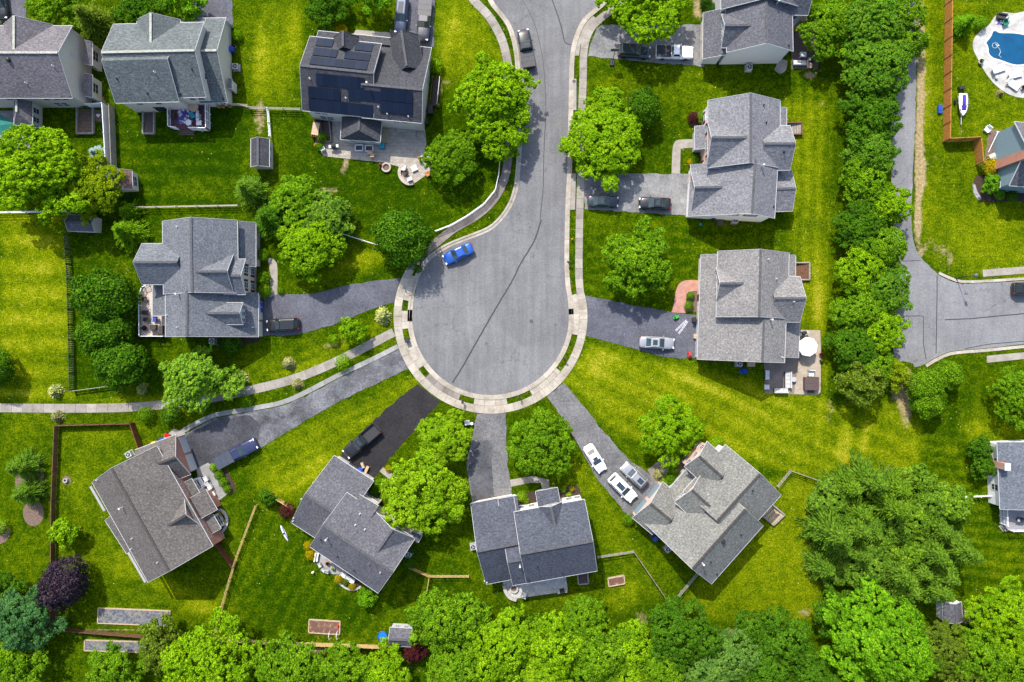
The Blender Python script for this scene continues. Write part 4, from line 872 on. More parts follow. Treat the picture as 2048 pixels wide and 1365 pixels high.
TREES = [
 (990,195,84,'big0','bright','large bright green tree leaning over the upper street',1), (1000,265,60,'med1','bright','bright green tree just below the largest one by the upper street',1), (905,315,54,'fine0','mid','darker green tree at the edge of the stone patio',1),
 (1208,283,80,'big1','bright','big bright green tree beside the upper right pavement',1,{'hs':.58}), (1215,215,44,'med0','bright','smaller bright tree touching the top of the big pavement tree',1), (1288,214,36,'knob0','deep','small dark green round tree beside the big pavement tree',1),
 (1278,522,70,'med2','mid','bright tree in the lawn above the sunlit ladder driveway',1), (1288,-4,80,'big2','bright','bright green tree shading the driveway of the white pickup',1), (1340,860,60,'fine1','bright','fine leaved bright tree on the striped lawn by the pink brick house',1),
 (1082,892,64,'fine0','mid','bright tree between the two lower driveways',1), (888,880,52,'fine1','lime','lime green tree beside the mailbox end of the fresh black driveway',1), (850,990,76,'fine0','lime','round lime green tree in front of the dark graphite house',1,{'squash':1.0}),
 (383,762,72,'big0','pale','pale lime tree spreading over the concrete footpath',1), (462,770,30,'small1','pale','wispy pale tree beside the footpath, right of the pale lime one',1), (622,495,68,'big1','bright','bright green tree beside the garden path of the dormer house',1),
 (806,476,56,'knob1','deep','dark green round tree by the top of the cul-de-sac ring',1), (75,350,106,'big2','bright','very large bright tree over the left lawn fence',1,{'squash':.76,'rot':0.0}), (178,372,66,'med0','yellow','yellow green tree beside the brown roofed shed',1),
 (205,594,57,'knob0','deep','dark green tree, topmost of three along the long picket fence',1), (208,668,50,'knob1','deep','dark green tree, middle of three along the long picket fence',1), (240,728,49,'knob0','deep','dark green tree, lowest of three along the long picket fence',1),
 (-20,738,40,'knob1','deep','dark tree cut by the left edge above the footpath',1), (115,10,54,'med1','mid','dark green tree between the two upper left houses, nearest the corner',1), (290,20,60,'med2','deep','shaded tree above the sage roofed house',1), (362,-5,42,'small0','vivid','bright tree above the sage roofed house by its driveway',1),
 (655,5,42,'med0','deep','dark tree at the top edge left of the steel blue wagon',1), (745,-8,40,'small1','vivid','bright tree at the top edge beside the steel blue wagon',1),
 (128,1064,30,'small1','bright','small bright tree by the brown fence on the left lawn',1), (125,1168,50,'knob0','purple','dark purple leaved tree at the lower left fence corner',1), (45,1240,66,'med1','teal','blue green tree below the purple one',1), (-10,1190,50,'med2','deep','dark tree at the left edge beside the blue green one',1), (30,1330,60,'med0','mid','green tree in the lower left corner',1),
 (320,1292,48,'small0','olive','dull olive tree over the end of the lower gravel bed',1), (225,1345,60,'med1','mid','green tree below the lower gravel bed',1), (425,1330,92,'big2','bright','large bright tree at the bottom edge below the board fence',1), (590,1345,70,'med0','mid','green tree below the board fence behind the planting bed',1), (520,1318,40,'small1','mid','small tree squeezed between two crowns under the board fence',1),
 (690,1340,60,'med1','mid','green tree under the board fence left of the white fronted shed',1), (770,1345,52,'med2','bright','bright tree below the white fronted shed',1), (830,1305,22,'small0','red','small dark red tree at the corner of the white fronted shed',1),
 (880,1245,64,'med0','mid','green tree right of the white fronted shed',1), (938,1228,44,'small1','mid','small green tree under the ink roofed house patio',1), (1010,1298,80,'big0','bright','large bright tree in the bottom row below the ink roofed house',1), (920,1335,62,'med2','mid','green tree at the bottom edge left of the large bright one',1),
 (1076,1262,36,'small0','mid','small tree fringing the lawn below the ink roofed house',1), (1110,1300,66,'med1','bright','bright tree in the bottom row left of the blossoming one',1), (1165,1240,50,'med0','mid','green tree with a few white blossoms by the fenced lawn',1), (1200,1310,66,'med2','mid','green tree in the middle of the bottom row',1), (1090,1355,60,'big1','lime','lime tree at the bottom edge centre',1),
 (1262,1300,50,'med1','bright','bright tree left of the dark tree in the bottom row',1), (1255,1358,52,'big2','lime','lime tree at the bottom edge under the dark tree',1), (1362,1268,66,'fine0','deep','dark green tree with a fine crown below the lawn shadow',1), (1320,1345,50,'med0','mid','green tree at the bottom edge below the dark one',1), (1410,1340,52,'fine1','airy','blue green airy tree at the bottom edge',1),
 (1465,1315,56,'fine0','airy','blue green airy tree right of the other airy one',1), (1505,1262,44,'med2','deep','dark tree at the end of the sunlit lawn',1), (1570,1285,62,'med1','deep','dark green tree left of the feathery vivid one',1), (1530,1350,56,'med0','deep','dark tree at the bottom edge near the vivid one',1), (1620,1350,56,'fine1','deep','dark fine tree at the bottom edge under the vivid one',1),
 (1745,1280,106,'big2','vivid','vivid green feathery tree below the spruce grove',1), (1680,1228,54,'med0','deep','deep green tree at the foot of the spruce grove',1), (1830,1330,56,'med2','vivid','vivid green tree left of the bottom right corner trees',1), (1890,1300,56,'fine0','olive','olive tree below the small grey shed',1), (1965,1310,66,'med1','mid','green tree in the bottom right corner',1), (2015,1235,64,'fine1','bright','bright tree at the right edge above the corner',1), (1940,1355,50,'med0','olive','olive tree at the bottom edge near the corner',1), (2040,1330,60,'med2','mid','green tree in the extreme bottom right corner',1),
 (2046,798,54,'fine0','mid','dark green tree cut by the right edge below the side road',1), (1660,55,62,'med0','mid','green tree behind the slate house patio',1), (1745,55,74,'big0','cool','large green tree at the top of the tree belt',1), (1810,30,48,'med1','mid','tree over the old road at the top of the belt',1), (1755,130,72,'big1','cool','large tree at the belt overhanging the old road',1), (1820,90,36,'small0','mid','small tree hanging over the old road',1),
 (1747,232,58,'med2','deep','dark gapped tree alone on the belt beside the rail steps',1), (1742,312,55,'med0','cool','yellowish green tree in the belt beside the tall wood fence bend',1), (1735,372,52,'med1','mid','bright tree in the belt level with the rear lawn',1), (1770,415,52,'med2','bright','green tree in the belt leaning to the old road',1), (1725,455,54,'big2','deep','bright tree in the belt level with the two black sedans',1), (1768,500,55,'med0','mid','tree in the belt above the road junction',1), (1725,540,55,'med1','bright','tree in the belt beside the wooden rear steps',1), (1770,575,54,'big0','cool','tree in the belt beside the street lamp junction',1), (1718,620,57,'med2','mid','tree in the belt next to the umbrella patio',1), (1762,655,52,'med0','bright','tree in the belt at the patched road end',1), (1710,695,55,'big1','deep','tree in the belt beside the white umbrella',1), (1750,735,45,'med1','mid','tree in the belt at the road end, second from the last',1), (1725,765,48,'small1','olive','last tree at the lower tip of the belt',1), (1795,752,28,'small0','yellow','yellow green bush tree at the lower tip of the belt',1)]
for px, py, r, k, c, lab, _, *kw in TREES:
    a = dict(hs=.72 if k[:3] in ('big', 'med', 'fin') else .9, squash=rng.uniform(.80, 1.06)); a.update(kw[0] if kw else {}); tree(px, py, r * 1.08, k, c, lab, group=G_, **a)
for px, py, r, k, c, lab in [
 (198,50,56,'fir0','olive','olive green conifer between the two upper left houses'), (502,382,42,'fir1','spruce','dark conifer, leftmost of the four behind the dormer house'), (590,398,52,'mass0','mid','dark conifer, second of the four behind the dormer house'), (655,432,56,'mass1','spruce','conifer, rightmost of the four behind the dormer house'), (545,440,48,'fir1','deep','conifer in front of the four, touching the bright tree'),
 (258,465,40,'fir2','mid','narrow green conifer at the back corner of the dormer house'), (260,425,26,'fir0','mid','small green conifer above the narrow one'), (50,932,38,'fir1','spruce','upper conifer on the left mulch bed'), (58,985,35,'fir2','spruce','lower conifer on the left mulch bed'), (198,309,23,'fir0','blue','small silver blue spruce against the white fence'),
 (1925,50,28,'fir1','vivid','feathery bright shrub conifer at the pool deck')]:
    tree(px, py, r, k, c, lab, 'conifer', 'conifer', 'garden conifers', hs=.62)
random.seed(3)
for i, (px, py) in enumerate([(1642 + i * 47 + (j % 2) * 22, 968 + j * 42) for j in range(6) for i in range(6) if not (j == 0 and i in (0, 5)) and not (j == 5 and i in (0, 1, 5)) and 1642 + i * 47 + (j % 2) * 22 < 1920]):
    tree(px + random.uniform(-10, 10), py + random.uniform(-10, 10), random.uniform(38, 54), ('grove%d' if i % 5 < 3 else 'mass%d') % (i % 2), random.choice(['spruce', 'spruce', 'spruce', 'grv']), 'green spruce standing in the dense grove right of the stone roofed house', 'spruce', 'spruce', 'spruces of the dense grove', hs=random.uniform(.55, .95))
SH = [ # round bushes and shrubs
 (1852,772,36,'knob0','mid','larger round clipped bush pair member nearest the road end'), (1856,805,34,'knob1','mid','round clipped bush below the one at the road end'), (1897,752,30,'knob0','mid','round clipped bush right of the pair at the road end'), (1962,900,26,'small0','deep','dark bush above the chimney of the right edge house'), (1966,935,26,'small1','deep','dark bush below the chimney of the right edge house'),
 (765,632,21,'grass','white','white flowering round shrub beside the ring pavement'), (704,662,28,'small0','bright','bright leafy shrub on the strip above the footpath'), (667,680,12,'ball0','bright','tiny bright shrub left of the leafy one above the footpath'), (578,727,16,'grass','pinkish','pinkish ornamental tuft on the slope above the footpath'), (686,726,17,'ball1','bright','green shrub between the footpath and the bordered driveway'), (594,769,14,'grass','pinkish','pinkish tuft between the footpath and the bordered driveway'),
 (110,782,18,'grass','white','pale tuft above the footpath near the picket fence end'), (114,834,15,'grass','pinkish','pale tuft below the footpath at the brown fence corner'), (290,830,17,'ball0','mid','green shrub below the footpath at the brown fence'), (342,830,22,'ball1','deep','dark low shrub below the footpath beside the pale lime tree'), (480,757,18,'grass','white','pale flowering shrub above the footpath right of the pale lime tree'), (283,778,14,'grass','white','pale shrub above the footpath left of the pale lime tree'), (490,803,14,'ball0','mid','small green shrub by the bordered driveway'),
 (528,556,14,'ball1','mid','upper half of the front hedge of the dormer house'), (528,582,15,'ball0','mid','lower half of the front hedge of the dormer house'), (561,583,7,'ball1','mid','tiny shrub at the corner of the dormer house driveway'), (459,686,24,'ball0','deep','dark flat shrub below the dormer house beside its air conditioner'), (525,510,14,'ball1','mid','shrub at the end of the dormer house garden path'),
 (1407,235,14,'ball0','mid','green shrub beside the silver house front'), (1386,236,12,'ball1','red','dark red shrub beside the silver house front'), (1393,322,12,'ball0','deep','dark shrub in the front bed of the silver house'), (1382,325,8,'ball1','gold','yellow tuft in the front bed of the silver house'), (1381,592,9,'ball0','mid','green shrub at the top of the brick path bed'), (1378,612,10,'ball1','mid','green shrub at the bottom of the brick path bed'),
 (427,936,9,'ball0','bright','upper clump of the hedge beside the navy pickup'), (437,951,10,'ball1','mid','lower clump of the hedge beside the navy pickup'), (446,965,10,'ball0','mid','third clump of the hedge below the navy pickup'), (454,979,9,'ball1','mid','last clump of the hedge, farthest from the navy pickup'), (437,1030,8,'ball0','gold','small yellow shrub in the curved bed, upper'), (443,1045,8,'ball1','gold','small yellow shrub in the curved bed, lower'),
 (760,972,14,'ball1','mid','green shrub by the front window of the graphite house'), (748,985,13,'ball0','deep','dark shrub by the front window of the graphite house'), (777,938,7,'ball0','gold','yellow shrub at the end of the short front path'), (533,995,18,'small0','deep','green bush at the top of the yellow fence'), (573,1022,17,'ball1','red','dark red shrub at the corner of the graphite house'), (616,1092,10,'ball0','gold','upper golden round shrub beside the curved patio'), (621,1111,11,'ball1','gold','lower golden round shrub beside the curved patio'), (677,1159,9,'ball0','gold','golden shrub, left in the lower patio bed'), (692,1165,8,'ball1','olive','olive shrub, middle in the lower patio bed'), (704,1174,8,'ball0','gold','golden shrub, right in the lower patio bed'), (735,1196,22,'small1','vivid','vivid green bush at the lower corner of the graphite house'), (816,1128,14,'ball0','deep','dark shrub beside the small board fence'), (823,1100,8,'ball1','deep','small dark shrub above the air conditioner of the graphite house'),
 (1043,994,11,'ball0','lime','lime shrub in the left mulch bed by the porch'), (1052,1002,7,'ball1','bright','small bright shrub in the left mulch bed by the porch'), (1127,980,6,'ball0','lime','lime shrub in the right mulch bed, nearest the porch'), (1144,978,6,'ball1','gold','golden shrub in the right mulch bed'), (1138,990,7,'grass','lime','pale spiky plant in the right mulch bed'),
 (1345,942,14,'ball0','mid','green shrub by the pink brick garage, upper'), (1342,958,13,'ball1','mid','green shrub by the pink brick garage, lower'), (1330,966,10,'ball0','bright','bright shrub by the pink brick garage corner'), (1316,950,13,'grass','pinkish','pale ornamental grass by the pink brick garage'), (1368,916,11,'ball0','mid','shrub under the front gable of the stone house'), (1384,901,11,'ball1','mid','shrub at the top of the front gable of the stone house'), (1396,884,11,'ball0','deep','dark shrub above the front gable of the stone house'), (1432,888,15,'ball1','bright','bright shrub in the roof notch of the stone house'), (1258,1040,12,'ball0','mid','shrub at the low corner of the pink brick garage'),
 (1962,15 if 0 else 47,14,'ball1','vivid','bright round shrub touching the pool deck'), (1985,334,19,'ball0','gold','golden shrub at the foot of the broad brick chimney'), (1968,338,10,'ball1','olive','olive shrub left of the golden one by the chimney'), (1983,369,20,'small0','vivid','vivid spiky shrub in the dark mulch bed'), (2000,388,12,'ball0','vivid','vivid clipped shrub in the dark mulch bed'), (2025,392,12,'ball1','deep','dark shrub under the right edge house'), (2000,186,9,'grass','pinkish','pinkish flowering shrub at the pool deck edge'),
 (170,135 if 0 else 208,10,'ball0','deep','dark shrub at the foot of the second side bay'), (474,70,11,'ball1','bright','bright shrub at the corner of the sage house garage'), (683,61,12,'ball0','gold','yellow shrub in front of the solar panel house'), (873,132,15,'ball1','bright','bright shrub beside the solar panel house'), (645,275,12,'ball0','mid','shrub at the stairwell of the solar panel house'), (640,295,9,'ball1','mid','small shrub below the stairwell of the solar panel house'), (836,538,9,'ball0','deep','dark round shrub in the kerb triangle at the top of the ring'), (0,1055,16,'ball1','bright','bright shrub on the mulch bed at the left edge'), (1425,12 if 0 else 20,14,'ball0','dark','dark shrub at the front of the slate house'), (1412,5,12,'ball1','dark','second dark shrub at the front of the slate house'), (378,1098 if 0 else 1078,0,'','','')]
for px, py, r, k, c, lab in SH:
    if r: tree(px, py, r, k, c, lab, 'shrub', 'shrub', 'garden shrubs')
# ================================================================= FENCES
WOODO = M('orange cedar', (.36, .155, .035), .8, .3, 3); WOODY = M('yellow pine', (.42, .29, .12), .8, .3, 3); WOODB = M('brown stained wood', (.115, .055, .030), .8, .35, 3); WOODG = M('grey weathered wood', (.24, .22, .19), .85, .3, 3)
WOODR = M('red brown wood', (.13, .035, .022), .8, .3, 3); GREENP = M('dark green pickets', (.055, .085, .05), .7, .4, 4); VIN = M('white vinyl', (.72, .73, .76), .45, .05); WIRE = M('rail fence grey', (.34, .31, .26), .8, .3, 4)
FGRP = 'garden fences'
def fence(label, pts, h, mat, style='board', bay=2.4, railmat=None):
    w = [P(*p).to_2d() for p in pts]; c = w[0]; t = thing('fence', label, 'fence', (c.x, c.y, 0), 0, FGRP); o = Vector((c.x, c.y, 0)); rm = railmat or mat
    for a, b in zip(w[:-1], w[1:]):
        L = (b - a).length; n = max(1, round(L / bay)); d = (b - a) / L; nn = Vector((-d.y, d.x))
        for i in range(n + 1):
            q = a.lerp(b, i / n); 
            if i < n or b is w[-1]: MB().box((q.x, q.y, (h + .08) / 2), (.11, .11, h + .08), math.atan2(d.y, d.x)).build('fence_post', rm, t, o)
            if i == n: continue
            e = a.lerp(b, (i + 1) / n); m = MB()
            if style == 'board':
                ln = (e - q).length; k = max(1, round(ln / .19)); an = math.atan2(d.y, d.x)
                for j in range(k):
                    s = q.lerp(e, (j + .5) / k) + nn * .012 * (j % 2); m.box((s.x, s.y, h / 2 + .02 + random.uniform(-.015, .015)), (ln / k - .012, .025, h - .06), an)
                m.bar((q.x + nn.x * .05, q.y + nn.y * .05, h - .02), (e.x + nn.x * .05, e.y + nn.y * .05, h - .02), .09, .04)
            elif style == 'picket':
                ln = (e - q).length; k = max(1, round(ln / .30)); an = math.atan2(d.y, d.x)
                for j in range(k): s = q.lerp(e, (j + .5) / k); m.box((s.x, s.y, h / 2), (.13, .05, h - .05), an)
                for z in (.3, h - .25): m.bar((q.x, q.y, z), (e.x, e.y, z), .05, .09)
            elif style == 'vinyl':
                m.bar((q.x, q.y, h / 2), (e.x, e.y, h / 2), .05, h - .1); m.bar((q.x, q.y, h - .04), (e.x, e.y, h - .04), .10, .08)
            else:
                for z in (.35, .72, h - .06): m.bar((q.x, q.y, z), (e.x, e.y, z), .055, .12)
            m.build('fence_panel', mat, t, o)
    return t
fence('tall white vinyl fence with posts beside the silver blue spruce', [(184,216),(217,214),(226,362)], 1.8, VIN, 'vinyl')
fence('grey wooden board fence running back to back with the white vinyl fence', [(229,216),(235,360)], 1.7, WOODG)
fence('thin grey rail fence along the bottom of the sage house lawn', [(276,417),(480,413)], 1.2, WIRE, 'rail', 3.2)
fence('white fence running out from under the big left tree to the edge', [(-40,428),(186,424)], 1.3, VIN, 'rail', 2.6)
fence('rail fence between the sage house garden and the solar panel house', [(500,219),(604,222)], 1.2, WIRE, 'rail', 2.6)
fence('white rail fence standing above the dark roofed garden shed', [(539,221),(543,276)], 1.2, VIN, 'rail', 2.4)
fence('short wire fence from the sage house corner', [(468,212),(500,215)], 1.2, WIRE, 'rail', 2.4)
fence('white curved rail fence following the pavement round the corner lawn', [(1000,325),(998,350),(991,382),(968,410),(936,433),(903,452),(872,464)], 1.1, VIN, 'rail', 2.4)
fence('short white rail fence slanting out of the bright tree', [(682,468),(758,492)], 1.1, VIN, 'rail', 2.6)
fence('long dark green picket fence beside the three dark trees', [(138,470),(144,560),(147,680),(149,780)], 1.4, GREENP, 'picket', 2.4)
fence('low grey rail running from the foot of the picket fence', [(149,782),(232,771)], .9, WIRE, 'rail', 2.8)
fence('brown board fence around the lower left lawn, dipping past the purple tree', [(268,846),(118,850),(112,1000),(110,1255),(290,1270)], 1.25, WOODB, 'board', 2.4, WOODB)
fence('short brown board fence from the footpath to the brick house', [(269,846),(286,895)], 1.5, WOODR)
fence('red brown board fence along the top of the lower gravel bed', [(292,1271),(380,1279)], 1.5, WOODR)
fence('yellow pine rail fence dividing the two lower left lawns', [(515,1010),(478,1108),(456,1180),(434,1262)], 1.2, WOODY, 'rail', 2.4)
fence('red brown board fence slanting from the brick house corner', [(433,1080),(470,1130)], 1.4, WOODR)
fence('yellow pine board fence along the bottom of the mown lawn', [(436,1276),(560,1283),(780,1291)], 1.4, WOODY, 'board', 2.4)
fence('short yellow pine fence by the dark red shrub', [(536,983),(588,1016)], 1.3, WOODY)
fence('crooked yellow and grey rail fence between the graphite and ink roofed houses', [(820,1132),(860,1150),(938,1150)], 1.2, WOODY, 'rail', 2.2)
fence('single yellow rail fence running down into the bottom trees', [(860,1150),(853,1192)], 1.2, WOODY, 'rail', 2.2)
fence('grey rail fence around the lawn with the small raised bed', [(1194,1112),(1266,1101),(1334,1200)], 1.2, WOODG, 'rail', 2.2)
fence('grey rail fence in the shadow of the stone roofed house', [(1392,1146),(1346,1200)], 1.2, WOODG, 'rail', 2.2)
fence('grey angled rail fence between the stone roofed house and the grove', [(1552,972),(1578,940),(1640,962)], 1.2, WOODG, 'rail', 2.2)
fence('tall orange cedar board fence beside the jet ski, with a dog leg', [(1890,-60),(1888,120),(1885,285),(1946,282),(1951,331)], 1.95, WOODO, 'board', 2.75, WOODB)  # posts darker than the boards: shadow lines put into the post colour
fence('white picket fence beside the right edge house', [(1922,993),(1984,990)], 1.1, VIN, 'picket', 2.0)

# ================================================================= SMALL THINGS
GREYM = M('grey metal', (.42, .43, .44), .45, .1, 5, .5, .3); PLB = M('black plastic', (.025, .025, .028), .5); PLBLUE = M('blue plastic', (.015, .06, .33), .45); PLGREEN = M('green plastic', (.03, .35, .05), .45); RED = M('red plastic', (.50, .02, .02), .4); YEL = M('yellow plastic', (.75, .50, .01), .4)
CUSH = M('pale cushion', (.60, .60, .58), .9); TEAL = M('teal canopy cloth', (.012, .13, .11), .8, .2); TURQ = M('turquoise cover', (.02, .30, .38), .7, .25); TAN = M('tan cloth', (.48, .33, .22), .8, .15); GCOVER = M('grey furniture cover', (.40, .395, .385), .85, .12, 2); CARD = M('cardboard', (.40, .30, .19), .9); DBROWN = M('dark brown vinyl', (.075, .052, .048), .6, .15); WICK = M('dark wicker', (.05, .042, .038), .8, .3, 8); TIMB = M('raised bed timber', (.36, .28, .18), .85, .3, 4); TERRA = M('terracotta', (.42, .16, .06), .8)
SOIL = M('dark mulch', (.042, .026, .020), .95, .5, 4); MULCH = M('brown mulch', (.13, .088, .068), .95, .4, 4); STONE = M('pale stone', (.50, .46, .40), .9, .25, 4)
def gravelmat():
    m, nt, b = newmat('weedy gravel'); p = pos(nt); c = ramp(nt, noise(nt, 2.6, 4, .75, p), [(.34, (.035, .038, .055)), (.5, (.10, .108, .14)), (.60, (.19, .175, .11)), (.72, (.12, .15, .07))]); lnk(nt, c, b.inputs['Base Color']); b.inputs['Roughness'].default_value = .95; return m
GRAV = gravelmat()
def bedmat():
    m, nt, b = newmat('bare bed soil'); p = pos(nt); c = ramp(nt, noise(nt, 1.4, 4, .7, p), [(.45, (.10, .05, .035)), (.58, (.15, .08, .055)), (.68, (.36, .27, .13))]); lnk(nt, c, b.inputs['Base Color']); b.inputs['Roughness'].default_value = .95; return m
BSOIL = bedmat()
def at(name, label, cat, px, py, rz=0, h=0.0, group=None): q = P(px, py, h); return thing(name, label, cat, (q.x, q.y, h), R(rz), group)
def ac(px, py, rz, label):
    t = at('air_conditioner', label, 'air conditioner', px, py, rz, 0, 'outdoor air conditioners'); MB().box((0, 0, .05), (1.15, 1.15, .1)).build('pad', CONG, t); m = MB(); m.box((0, 0, .48), (.86, .86, .76)); m.build('casing', GREYM, t)
    m = MB(); m.cyl(0, 0, .86, .875, .36, .36, 16); m.build('fan_grille', PLB, t); m = MB()
    for k in range(3): m.box((.13 * math.cos(k * 2.09), .13 * math.sin(k * 2.09), .885), (.24, .10, .01), k * 2.09)
    m.cyl(0, 0, .88, .90, .07, .07, 8); m.build('fan', GREYM, t)
for a in [(474,137,0,'air conditioner on the sunny side of the sage roofed house'), (1496,138,0,'air conditioner under the big gable wall of the slate house'), (1468,442,0,'air conditioner beside the silver roofed house, in its shadow'), (1476,727,0,'air conditioner between the warm roofed house and the blue tarp'), (428,683,0,'air conditioner below the dormer house beside a dark shrub'), (818,1108,-33,'air conditioner at the right corner of the graphite house'), (947,1092,10,'air conditioner at the left side of the ink roofed house'), (1334,1096,40,'air conditioner tucked under the eave of the stone roofed house'), (262,908,30,'air conditioner behind the brick house garage')]: ac(*a)
def binn(px, py, rz, m, label, h=1.05):
    t = at('wheelie_bin', label, 'bin', px, py, rz, 0, 'household bins'); MB().loft([[(-.24,-.26,.08),(.24,-.26,.08),(.24,.26,.08),(-.24,.26,.08)], [(-.31,-.34,h-.1),(.31,-.34,h-.1),(.31,.34,h-.1),(-.31,.34,h-.1)]]).build('bin_body', m, t)
    MB().box((0, 0, h - .04), (.68, .74, .09)).build('lid', m, t); MB().bar((-.3, -.39, h - .12), (.3, -.39, h - .12), .05, .05).build('handle', PLB, t)
    for sx in (-1, 1): wh = MB(); wh.tube((sx * .24, -.3, .1), (sx * .32, -.3, .1), .1, .1, 8); wh.build('wheel', TYRE, t)
for a in [(524,599,0,PLB,'black bin, top of three beside the dormer house garage'), (524,610,0,PLBLUE,'blue bin, middle of three beside the dormer house garage'), (524,621,0,PLBLUE,'blue bin, lowest of three beside the dormer house garage'), (704,929,-33,PLB,'black bin nearest the pickup at the graphite house garage'), (713,934,-33,PLB,'black bin beside the blue one at the graphite house garage'), (723,938,-20,PLBLUE,'blue bin heaped with boxes at the graphite house garage'),
  (1424,436,0,PLBLUE,'blue bin beside the silver roofed house'), (1434,434,0,PLB,'black bin beside the blue one at the silver roofed house'), (1386,640,10,PLB,'black bin at the corner of the brick path'), (815,680,20,PLB,'black bin left on the grass triangle of the ring'), (1300,1066,40,PLB,'dark bin in shadow under the stone house eave, upper'), (1308,1075,40,PLBLUE,'dark blue bin in shadow under the stone house eave, lower'), (487,101,0,PLBLUE,'blue tub beside the sage house garage wall') if 0 else (467,103,0,PLBLUE,'blue tub beside the sage house garage wall')]: binn(*a)
def boxy(px, py, rz, size, m, label, name='carton', cat='box', h=0.0):
    t = at(name, label, cat, px, py, rz, h); MB().box((0, 0, size[2] / 2), size).build('carton_body', m, t); MB().box((0, 0, size[2] + .01), (size[0] * .96, size[1] * .4, .03)).build('flap', m, t)
boxy(727,930,20,(.4,.9,.7),CARD,'cardboard box leaning upright behind the blue bin'); boxy(734,939,-25,(.45,1.1,.5),CARD,'cardboard box lying right of the blue bin'); boxy(1389,673,0,(.5,.7,.6),CARD,'brown parcel at the garage door of the warm roofed house'); boxy(1440,446 if 0 else 445,0,(1.1,1.0,.35),DBROWN,'brown low storage box beside the silver house','storage_box','box'); boxy(1501,728,0,(1.2,.9,.5),CARD,'tan storage box right of the patio house air conditioner','storage_box','box')
def pot(px, py, label, m=TERRA, plant='red', r=.28, h=0.0):
    t = at('plant_pot', label, 'plant pot', px, py, 0, h, 'potted plants'); MB().lathe(0, 0, [(r*.7, 0), (r, .42), (r*1.1, .48), (r*.9, .48), (r*.85, .40)], 12).build('pot', m, t)
    D = sph(90); D[:, 2] = abs(D[:, 2]); me = leaf_obj('foliage', D * r * 1.1 * rng.uniform(.4, 1, (90, 1)) + np.array([0, 0, .5]), D, .09, .06, LEAF[plant]); o = bpy.data.objects.new('foliage', me); col.objects.link(o); o.parent = t
for a in [(470,95,'terracotta pot beside the sage house garage'), (633,292,'terracotta pot with a pumpkin coloured plant below the stairwell',TERRA,'gold'), (840,318,'white pot on the round stone patio, upper',STONE,'gold'), (842,325 if 0 else 323,'white pot on the round stone patio, lower',STONE,'mid'), (762,333,'small pot left of the stone fire pit',TERRA,'red'), (656,1126,'pot of red flowers on the curved patio'), (667,1136,'pot of green leaves on the curved patio',STONE,'mid'), (1959,125,'white urn with a dark plant at the pool deck edge',STONE,'dark',.42), (1536,725,'white pot at the patio corner under the warm roof',STONE,'mid'), (1640,709,'orange flower pot at the right edge of the umbrella patio'), (1641,722,'dark pot below the orange flower pot',PLB,'olive'), (440,215,'row of pots behind the sage house, left',TERRA,'pinkish'), (448,215,'row of pots behind the sage house, middle',TERRA,'gold'), (461,214,'pink pot behind the sage house by the fence',TERRA,'pinkish'), (1625,143,'pot with greenery below the slate house patio',PLB,'mid'), (1638,144,'pot at the far corner below the slate house patio',PLB,'olive'), (292,655 if 0 else 657,'dark red plant pot in the corner of the dormer house deck',PLB,'red',.4,.95)]: pot(*a)
def chair(px, py, rz, m, label, h=0.0, cush=None, w=.62, name='garden_chair', arms=True):
    t = at(name, label, 'chair', px, py, rz, h, 'garden chairs'); c = cush or m
    MB().box((0, 0, .42), (w, w, .09)).build('seat', c, t); MB().box((0, -w/2 - .02, .70), (w, .08, .58)).build('backrest', c, t)
    for sx in (-1, 1):
        if arms: MB().box((sx * (w/2 + .03), 0, .62), (.06, w, .05)).build('armrest', m, t)
        for sy in (-1, 1): MB().box((sx * (w/2 - .03), sy * (w/2 - .03), .20), (.05, .05, .40)).build('leg', m, t)
def table(px, py, rz, m, label, sx=1.2, sy=.8, hh=.73, h=0.0, rnd=False, name='garden_table'):
    t = at(name, label, 'table', px, py, rz, h, 'garden tables'); mb = MB()
    if rnd: mb.cyl(0, 0, hh - .05, hh, sx/2, sx/2, 20)
    else: mb.box((0, 0, hh - .03), (sx, sy, .06))
    mb.build('table_top', m, t)
    for a in (-1, 1):
        for b in (-1, 1): MB().box((a * (sx * .36 if rnd else sx/2 - .08), b * (sx * .36 if rnd else sy/2 - .08), (hh - .06) / 2), (.06, .06, hh - .06)).build('leg', m, t)
def grill(px, py, rz, label, m=PLB, h=0.0):
    t = at('barbecue_grill', label, 'barbecue', px, py, rz, h, 'barbecue grills'); MB().box((0, 0, .45), (.75, .5, .75)).build('cart', m, t); MB().loft([[(-.36,-.26,.84),(.36,-.26,.84),(.36,.26,.84),(-.36,.26,.84)],[(-.36,-.24,1.0),(.36,-.24,1.0),(.36,.2,1.06),(-.36,.2,1.06)],[(-.34,-.1,1.14),(.34,-.1,1.14),(.34,.1,1.16),(-.34,.1,1.16)]]).build('hood', m, t)
    for s in (-1, 1): MB().box((s * .58, 0, .86), (.38, .46, .05)).build('side_shelf', GREYM, t)
def couch(px, py, rz, m, label, L=1.8, h=0.0, name='patio_sofa', W=.8):
    t = at(name, label, 'sofa', px, py, rz, h, 'patio sofas'); MB().box((0, 0, .24), (L, W, .3)).build('base', WICK, t); MB().box((0, -W/2 + .09, .58), (L, .18, .45)).build('backrest', m, t)
    n = max(1, round(L / .7))
    for i in range(n): MB().box((-L/2 + L/n*(i+.5), .06, .45), (L/n - .04, W - .22, .13)).build('cushion', m, t)
